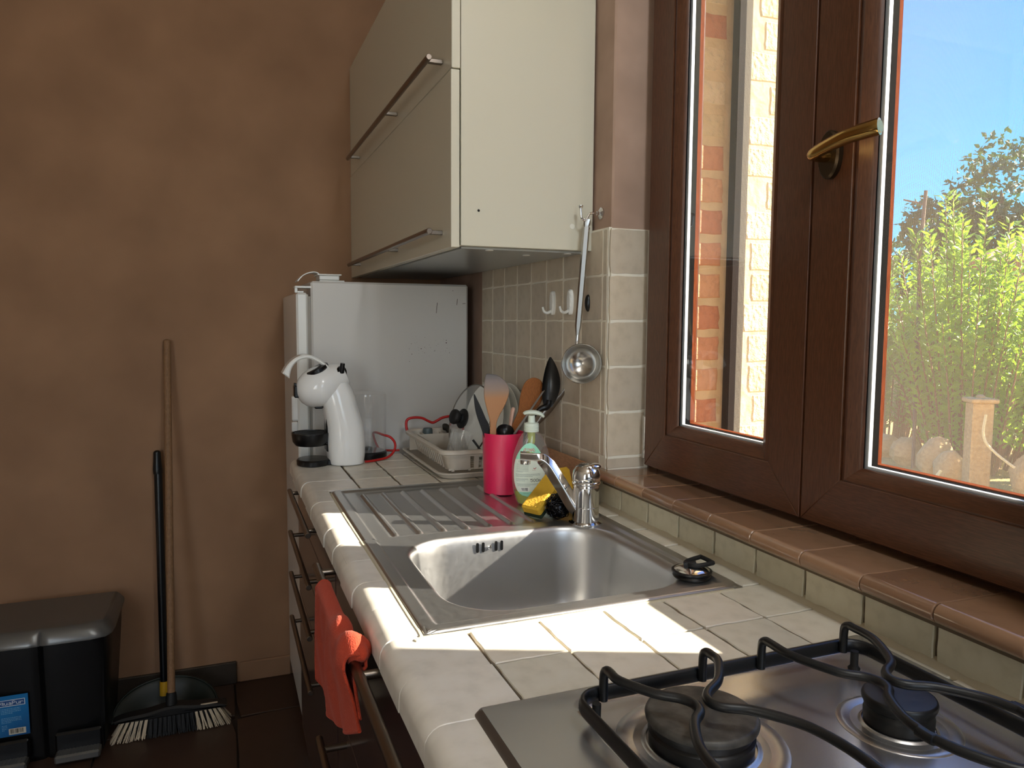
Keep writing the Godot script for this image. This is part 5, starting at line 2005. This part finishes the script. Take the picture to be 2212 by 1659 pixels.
func build_bin() -> void:
	var b := thing("pedal_bin", "black double pedal bin with a silver-grey lid against the back wall", "bin", Vector3(-0.51, 0.001, -2.585))
	var x0 := -0.69
	var x1 := -0.322
	var shape := func(inset: float, notch: float) -> Array:
		# rounded front corners and a groove down the middle of the front
		var pts := [Vector2(x0 + inset, 2.74 - inset), Vector2(x0 + inset, 2.47), Vector2(x0 + 0.02 + inset, 2.435 + inset), Vector2(-0.535, 2.428 + inset), Vector2(-0.513, 2.428 + inset + notch * 0.3), Vector2(-0.506, 2.428 + inset + notch), Vector2(-0.499, 2.428 + inset + notch * 0.3), Vector2(-0.477, 2.428 + inset), Vector2(x1 - 0.055 - inset, 2.430 + inset), Vector2(x1 - 0.018 - inset, 2.442 + inset), Vector2(x1 - 0.004 - inset, 2.468), Vector2(x1 - inset, 2.51), Vector2(x1 - inset, 2.74 - inset)]
		return pts
	var ring := func(inset: float, notch: float, y: float) -> PackedVector3Array:
		var r := PackedVector3Array()
		for q in shape.call(inset, notch):
			r.append(Vector3(q.x, y, -q.y))
		r.reverse()
		return r
	var m := MB.new()
	m.loft([ring.call(0.035, 0.012, 0.001), ring.call(0.028, 0.012, 0.02), ring.call(0.008, 0.014, 0.30), ring.call(0.006, 0.014, 0.365)], true, true)
	part("body", m, M.bin_body, b, "", 40.0)
	m = MB.new()
	m.loft([ring.call(0.003, 0.005, 0.358), ring.call(-0.002, 0.008, 0.361), ring.call(-0.001, 0.012, 0.372), ring.call(0.008, 0.011, 0.388), ring.call(0.014, 0.008, 0.396), ring.call(0.02, 0.005, 0.4015), ring.call(0.026, 0.002, 0.404)], false, true)
	part("lid", m, M.bin_lid, b, "silver-grey lid", 60.0)
	for k in 2:
		var cx: float = -0.418 if k == 0 else -0.605
		m = MB.new()
		m.box(Vector3(cx, 0.0255, -2.418), Vector3(0.118, 0.024, 0.05), 0.005)
		for i in 12:
			m.box(Vector3(cx - 0.05 + 0.0091 * i, 0.0375, -2.416), Vector3(0.004, 0.002, 0.036))
		part("pedal", m, M.bin_lid, b, "silver-grey pedal")
		m = MB.new()
		m.box(Vector3(cx, 0.05, -2.4385), Vector3(0.124, 0.075, 0.016), 0.006)
		part("pedal_recess", m, M.black, b)
	# blue product sticker on the left half
	var W := 400
	var H := 380
	var im := Image.create_empty(W, H, false, Image.FORMAT_RGB8)
	for y in H:
		for x in W:
			var t := float(y) / H
			im.set_pixel(x, y, Color(0.06, 0.30, 0.52).lerp(Color(0.10, 0.47, 0.72), 0.5 + 0.5 * sin(t * 2.5 + x * 0.004)))
	im.fill_rect(Rect2i(140, 40, 236, 60), Color(0.86, 0.90, 0.94))
	im.fill_rect(Rect2i(146, 46, 224, 48), Color(0.14, 0.32, 0.56))
	print_word(im, "aquaPur", 158, 52, 5, Color(0.92, 0.94, 0.96), 5)
	var pale := Color(0.62, 0.78, 0.88)
	for q in [[20, 130, 110], [190, 120, 150], [20, 210, 110], [190, 205, 150], [20, 290, 110], [190, 275, 40]]:
		print_lines(im, q[0], q[1], q[2], 4, 14, pale, q[1])
	im.fill_rect(Rect2i(240, 310, 130, 56), Color(0.82, 0.80, 0.74))
	var r2 := RandomNumberGenerator.new()
	r2.seed = 9
	for k in 26:
		im.fill_rect(Rect2i(250 + k * 4, 316, r2.randi_range(1, 3), 40), Color(0.12, 0.12, 0.12))
	var lm := StandardMaterial3D.new()
	lm.albedo_texture = ImageTexture.create_from_image(im)
	lm.roughness = 0.3
	m = MB.new()
	var fl := func(u: float, v: float) -> Vector3: return Vector3(lerpf(-0.672, -0.5415, u), lerpf(0.101, 0.226, v), -2.4335 - 0.0 + lerpf(-0.0158, -0.0018, (lerpf(0.101, 0.226, v) - 0.02) / 0.28) + 0.006)
	m.grid(2, 2, fl, false, true)
	part("sticker", m, lm, b, "blue printed sticker", 60.0)


func build_brooms() -> void:
	var b := thing("broom", "broom with a worn wooden stick and black head with pale end bristles", "broom", Vector3(-0.166, 0.001, -2.5))
	var m := MB.new()
	var st := curve([Vector3(-0.171, 0.085, -2.505), Vector3(-0.1685, 0.6, -2.625), Vector3(-0.165, 1.228, -2.752)], 6)
	m.tube(st, 0.0118, 14)
	m.ball(Vector3(-0.165, 1.2285, -2.752), Vector3(0.0118, 0.009, 0.0118), 14)
	part("stick", m, M.stick_wood, b, "", 60.0)
	m = MB.new()
	m.prism(curve2([Vector2(-0.313, 0.061), Vector2(-0.312, 0.075), Vector2(-0.24, 0.081), Vector2(-0.19, 0.089), Vector2(-0.15, 0.089), Vector2(-0.10, 0.081), Vector2(-0.031, 0.073), Vector2(-0.028, 0.060)], 4), -0.024, 0.024, 0.006, Transform3D(Basis(), Vector3(0, 0, -2.5)))
	m.lathe([Vector2(0.017, 0.08), Vector2(0.0165, 0.11), Vector2(0.0145, 0.125)], 16, Transform3D(lean(Vector3(0.0, 1.0, -0.21)), Vector3(-0.171, 0.0, -2.485)))
	part("head", m, M.black_matte, b)
	var lp := MB.new()
	lp.box(Vector3(-0.06, 0.079, -2.4835), Vector3(0.05, 0.003, 0.004))
	part("head_print", lp, M.bristle_pale, b)
	var dark := MB.new()
	var pale := MB.new()
	var r2 := RandomNumberGenerator.new()
	r2.seed = 3
	for i in 22:
		for j in 5:
			var t := i / 21.0
			var x := lerpf(-0.306, -0.034, t)
			var flare := (t - 0.5) * 2.0
			var fx := x + 0.033 * flare * absf(flare)
			for k in 9:
				var p := Vector3(x + r2.randf_range(-0.004, 0.004), 0.063, -2.5 + (j - 2) * 0.0085)
				var q := Vector3(fx + r2.randf_range(-0.007, 0.007), 0.002 + 0.004 * r2.randf(), -2.5 + (j - 2) * 0.0135 + r2.randf_range(-0.005, 0.005))
				var tuft := pale if (i < 6 or i > 15) and (i + 0) % 1 == 0 and j != 1 else dark
				tuft.tube([p, q], [0.0016, 0.0013], 4)
	dark.prism(PackedVector2Array([Vector2(-0.300, 0.012), Vector2(-0.04, 0.012), Vector2(-0.05, 0.064), Vector2(-0.29, 0.064)]), -0.02, 0.014, 0.002, Transform3D(Basis(), Vector3(0, 0, -2.5)))
	var d := part("bristles", dark, M.black_matte, b, "dark bristles", 0.0)
	d.set_meta("kind", "stuff")
	d = part("bristles", pale, M.bristle_pale, b, "pale bristles at both ends", 0.0)
	d.set_meta("kind", "stuff")
	# long-handled dustpan behind
	var p := thing("dustpan", "dark green dustpan with a black handle and yellow joint behind the broom", "dustpan", Vector3(-0.2, 0.001, -2.68))
	m = MB.new()
	m.tube([Vector3(-0.2005, 0.09, -2.667), Vector3(-0.2045, 0.795, -2.745)], 0.0135, 14)
	m.tube([Vector3(-0.2045, 0.785, -2.745), Vector3(-0.2055, 0.80, -2.7455), Vector3(-0.206, 0.83, -2.7465), Vector3(-0.2062, 0.855, -2.747)], [0.0155, 0.0155, 0.0125, 0.0115], 14)
	m.ball(Vector3(-0.2062, 0.855, -2.747), Vector3(0.0115, 0.009, 0.0115), 12)
	part("handle", m, M.black, p, "", 50.0)
	m = MB.new()
	m.tube([Vector3(-0.2, 0.047, -2.662), Vector3(-0.2005, 0.093, -2.667)], [0.0165, 0.0155], 14)
	part("joint", m, M.yellow, p, "yellow joint")
	m = MB.new()
	var f := func(u: float, v: float) -> Vector3:
		# a half-round hood rising from the front lip to the back
		var a := PI * u
		var r := lerpf(0.0, 0.158, v)
		return Vector3(-0.195 - cos(a) * r * 1.0, 0.006 + 0.082 * pow(maxf(0.0, sin(a)), 0.75) * smoothstep(0.55, 1.0, v), -2.60 - sin(a) * r * 0.66 - 0.0)
	m.grid(40, 14, f)
	var low := MB.new()
	for q in range(0, m.v.size(), 3):
		low.tri(m.v[q] - Vector3(0, 0.003, 0.0), m.v[q + 2] - Vector3(0, 0.003, 0.0), m.v[q + 1] - Vector3(0, 0.003, 0.0))
	m.add(low, Transform3D())
	var rim := []
	for k in 41:
		rim.append(f.call(k / 40.0, 1.0))
	m.tube(rim, 0.0042, 8)
	m.tube([f.call(0.0, 1.0), f.call(1.0, 1.0)], 0.0035, 8)
	part("pan", m, M.green_pan, p, "", 50.0)


# ---------------------------------------------------------------- outside the window

func leaf_mesh(l: float, w: float) -> ArrayMesh:
	var m := MB.new()
	var a := Vector3(0, 0, 0)
	var tip := Vector3(0, l, l * 0.12)
	var s1 := Vector3(-w / 2, l * 0.42, w * 0.16)
	var s2 := Vector3(w / 2, l * 0.42, w * 0.16)
	var mid := Vector3(0, l * 0.45, -w * 0.06)
	m.tri(a, mid, s1)
	m.tri(a, s2, mid)
	m.tri(mid, tip, s1)
	m.tri(mid, s2, tip)
	return m.mesh(0.0)


func foliage(parent: Node3D, places: Array, mesh: Mesh, mt: Material, called := "foliage") -> void:
	var mm := MultiMesh.new()
	mm.transform_format = MultiMesh.TRANSFORM_3D
	mm.mesh = mesh
	mm.instance_count = places.size()
	for k in places.size():
		mm.set_instance_transform(k, places[k])
	var o := MultiMeshInstance3D.new()
	o.name = numbered(parent, called)
	o.multimesh = mm
	o.material_override = mt
	o.set_meta("kind", "stuff")
	parent.add_child(o, true)


func leafy(c: Color, glow: Color) -> StandardMaterial3D:
	var m := mat(c, 0.42)
	m.backlight_enabled = true
	m.backlight = glow
	return m


func shoot_bush(called: String, label: String, at: Vector3, wide: float, tall: float, shoots: int, leaf: float, mt: Material, sd: int, per := 60.0) -> void:
	var o := thing(called, label, "shrub", at)
	var r := RandomNumberGenerator.new()
	r.seed = sd
	var stems := MB.new()
	var places := []
	for k in shoots:
		var a := r.randf() * TAU
		var d := sqrt(r.randf()) * wide
		var h := tall * (1.0 - 0.35 * pow(d / wide, 2.0)) * r.randf_range(0.55, 1.0)
		var foot := Vector3(cos(a) * d * 0.45, 0.0, sin(a) * d * 0.45)
		var top := Vector3(cos(a) * d, h, sin(a) * d)
		stems.tube([at + foot, at + foot.lerp(top, 0.5) + Vector3(0, 0.1, 0), at + top], [0.012, 0.008, 0.003], 5)
		var n := int(per * h)
		for i in n:
			var t := 0.12 + 0.88 * float(i) / n
			var p := foot.lerp(top, t) + Vector3(0, 0.1 * sin(PI * t), 0)
			var ya := i * 2.4 + r.randf()
			var up := r.randf_range(0.3, 1.1)
			var dir := Vector3(cos(ya), up, sin(ya)).normalized()
			var b := lean(dir) * Basis(Vector3.UP, r.randf() * TAU)
			places.append(Transform3D(b * Basis.from_scale(Vector3.ONE * r.randf_range(0.7, 1.25)), p + dir * 0.012))
	part("stems", stems, M.stick_wood, o).set_meta("kind", "stuff")
	foliage(o, places, leaf_mesh(leaf, leaf * 0.42), mt)


func crown_tree(called: String, label: String, at: Vector3, height: float, lobes: Array, leaf: float, count: int, mt: Material, sd: int) -> void:
	var o := thing(called, label, "tree", at)
	var r := RandomNumberGenerator.new()
	r.seed = sd
	var m := MB.new()
	m.tube(curve([at, at + Vector3(0.1, height * 0.3, 0), at + Vector3(-0.05, height * 0.75, 0.05)], 4), [0.22, 0.2, 0.18, 0.17, 0.15, 0.13, 0.1, 0.07, 0.04], 8)
	for l in lobes:
		m.tube([at + Vector3(0, height * 0.35, 0), at + l[0]], [0.09, 0.02], 6)
	part("trunk", m, M.stick_wood, o)
	var places := []
	var total := 0.0
	for l in lobes:
		total += pow(l[1], 2.0)
	for l in lobes:
		var clumps := 70
		var cs := []
		for k in clumps:
			var d := Vector3(r.randfn(), r.randfn() * 0.85, r.randfn()).normalized() * pow(r.randf(), 0.33)
			cs.append(l[0] + d * l[1])
		for k in int(count * pow(l[1], 2.0) / total):
			var c: Vector3 = cs[r.randi() % clumps]
			var p: Vector3 = c + Vector3(r.randfn(), r.randfn() * 0.7, r.randfn()) * l[1] * 0.11
			var dir := Vector3(r.randfn(), r.randfn() - 0.2, r.randfn()).normalized()
			places.append(Transform3D(lean(dir) * Basis(Vector3.UP, r.randf() * TAU) * Basis.from_scale(Vector3.ONE * r.randf_range(0.7, 1.3)), p))
	foliage(o, places, leaf_mesh(leaf, leaf * 0.6), mt)


func build_outside() -> void:
	var m := MB.new()
	m.box(Vector3(31.3, -0.10, -6.0), Vector3(60.0, 0.16, 70.0))
	var soil := noise_tex(61, 0.03, [Color(0.62, 0.58, 0.45), Color(0.85, 0.80, 0.66), Color(0.70, 0.70, 0.50)], 5, 256)
	struct("ground", m, mat(Color(0.86, 0.76, 0.52), 0.95, 0.0, soil, Vector3.ONE * 0.7))
	var stone := noise_tex(62, 0.05, [Color(0.75, 0.68, 0.58), Color(0.95, 0.92, 0.86)], 4, 256)
	var sm := relief(mat(Color(0.84, 0.74, 0.57), 0.9, 0.0, stone, Vector3.ONE * 2.0), stone, 0.6)
	# stone post with a cap slab
	var p := thing("stone_post", "short pale stone post with a flat cap standing in the garden", "post", Vector3(5.5, -0.02, -4.03))
	m = MB.new()
	m.box(Vector3.ZERO, Vector3(0.155, 0.72, 0.14), 0.012)
	m.move(0, Transform3D(Basis(Vector3.UP, -0.5), Vector3(5.5, 0.34, -4.03)))
	part("shaft", m, sm, p)
	m = MB.new()
	m.box(Vector3.ZERO, Vector3(0.20, 0.035, 0.18), 0.008)
	m.move(0, Transform3D(Basis(Vector3.UP, -0.5), Vector3(5.5, 0.716, -4.03)))
	m.ball(Vector3(5.5, 0.74, -4.03), Vector3(0.035, 0.022, 0.035), 10)
	part("cap", m, sm, p)
	# boulders in a row
	var spots := [[5.72, -4.55, 0.17, 0.20], [5.55, -4.31, 0.13, 0.17], [6.0, -5.1, 0.15, 0.16], [5.56, -3.62, 0.19, 0.24], [5.63, -3.36, 0.16, 0.2], [6.2, -5.5, 0.14, 0.13]]
	for k in spots.size():
		var s: Array = spots[k]
		m = MB.new()
		m.ball(Vector3.ZERO, Vector3(s[2], s[3], s[2] * 0.8), 14)
		var nz := FastNoiseLite.new()
		nz.seed = 70 + k
		nz.frequency = 4.0
		for q in m.v.size():
			m.v[q] *= 1.0 + 0.35 * nz.get_noise_3dv(m.v[q])
		m.move(0, Transform3D(Basis(Vector3.UP, k * 1.3), Vector3(s[0], s[3] * 0.75 - 0.02, s[1])))
		solo("boulder", m, sm, ["pale boulder left of the stone post, larger of the nearest two", "pale upright boulder just left of the stone post", "low pale boulder farther left behind the post", "pale boulder just right of the stone post", "pale boulder at the right edge of the view", "farthest left small pale boulder in the garden"][k], "boulder", "boulders in the garden", 30.0)
	m = MB.new()
	m.tube(curve([Vector3(5.42, 0.62, -3.92), Vector3(5.40, 0.42, -3.90), Vector3(5.47, 0.25, -3.72), Vector3(5.5, 0.14, -3.45), Vector3(5.55, 0.08, -3.1)], 6), 0.011, 6)
	solo("hose", m, mat(Color(0.86, 0.80, 0.62), 0.6), "pale hose hanging from the stone post across the garden", "hose", "", 60.0)
	m = MB.new()
	m.tube(curve([Vector3(5.33, 0.14, -4.2), Vector3(5.25, 0.03, -4.2), Vector3(5.15, -0.005, -4.0), Vector3(5.1, -0.005, -3.7), Vector3(5.1, -0.005, -3.3)], 6), 0.013, 6)
	solo("hose", m, mat(Color(0.88, 0.82, 0.60), 0.6), "pale hose lying on the ground in front of the boulders", "hose", "", 60.0)
	# fence posts behind
	for k in 3:
		m = MB.new()
		var x: float = [6.55, 6.75, 7.3][k]
		var z: float = [-4.28, -3.95, -6.0][k]
		m.box(Vector3(x, 0.45, z), Vector3(0.09, 0.98, 0.09), 0.008)
		solo("fence_post", m, M.stick_wood, ["wooden garden post behind the boulders, right of the stone post", "wooden garden post nearest the right edge of the view", "wooden garden post farthest left behind the shrubs"][k], "fence post", "wooden garden posts")
	var bright := leafy(Color(0.44, 0.54, 0.17), Color(0.55, 0.70, 0.16))
	var mid := leafy(Color(0.42, 0.48, 0.20), Color(0.40, 0.52, 0.16))
	var far := leafy(Color(0.27, 0.33, 0.17), Color(0.18, 0.28, 0.10))
	shoot_bush("laurel_shrub", "bright green shrub with upright leafy shoots outside the window", Vector3(6.35, -0.02, -4.75), 0.75, 2.72, 64, 0.085, bright, 1)
	shoot_bush("laurel_shrub", "bright green leafy shrub at the right edge of the view", Vector3(6.6, -0.02, -3.6), 0.6, 2.6, 44, 0.085, bright, 2)
	shoot_bush("garden_shrub", "yellow-green shrub at the left edge of the right pane", Vector3(7.0, -0.02, -6.25), 0.8, 2.6, 54, 0.075, mid, 3)
	shoot_bush("garden_shrub", "low olive shrub behind the stone post", Vector3(7.2, -0.02, -5.3), 0.95, 2.1, 60, 0.08, mid, 4)
	shoot_bush("garden_shrub", "olive shrub behind the bright green shrub", Vector3(7.6, -0.02, -4.6), 1.0, 2.3, 60, 0.08, mid, 6)
	crown_tree("garden_tree", "tall dark green tree far behind the shrubs", Vector3(17.9, -0.02, -12.9), 6.0, [[Vector3(0, 4.6, 0), 1.25], [Vector3(-1.0, 3.7, -0.9), 0.95], [Vector3(1.0, 3.8, 0.9), 1.2], [Vector3(-0.4, 3.0, -0.3), 1.2], [Vector3(1.2, 2.9, 1.6), 1.4]], 0.17, 9000, far, 5)
	crown_tree("garden_tree", "low dark tree in the distance left of the tall tree", Vector3(19.0, -0.02, -16.6), 4.0, [[Vector3(0, 2.9, 0), 1.1], [Vector3(-0.9, 2.5, -1.2), 1.0], [Vector3(0.9, 2.4, 1.3), 1.2], [Vector3(-1.6, 2.1, -2.6), 1.0]], 0.17, 6000, far, 8)
	# pruned bare branch among the shoots
	m = MB.new()
	m.tube(curve([Vector3(5.92, -0.02, -4.95), Vector3(5.93, 1.2, -4.98), Vector3(5.93, 1.9, -5.0), Vector3(5.95, 2.5, -4.99)], 4), 0.016, 7)
	m.tube([Vector3(5.94, 2.38, -5.0), Vector3(5.83, 2.43, -5.12)], [0.011, 0.007], 6)
	solo("bare_stem", m, mat(Color(0.42, 0.34, 0.30), 0.8), "bare pruned stem rising left of the bright green shrub", "stem", "", 60.0)
	# corner of a house with a tiled roof behind the shrubs
	var h := thing("garden_house", "low pale house with a sloping tiled roof behind the shrubs", "house", Vector3(14.6, -0.02, -8.2))
	m = MB.new()
	m.box(Vector3(14.9, 1.2, -7.9), Vector3(3.0, 2.5, 3.0))
	part("walls", m, M.mortar, h)
	m = MB.new()
	m.prism(PackedVector2Array([Vector2(-2.0, 2.35), Vector2(2.0, 2.35), Vector2(0.0, 3.2)]), -1.9, 1.9, 0.0, Transform3D(Basis(), Vector3(14.9, 0, -7.9)))
	part("roof", m, M.mortar, h)
	m = MB.new()
	for k in 14:
		var z := -9.7 + 0.27 * k
		for sgn in [-1.0, 1.0]:
			m.tube([Vector3(14.9 + sgn * 2.02, 2.37, z), Vector3(14.9, 3.24, z)], 0.1, 6)
	part("roof_tiles", m, mat(Color(0.74, 0.52, 0.38), 0.8), h)
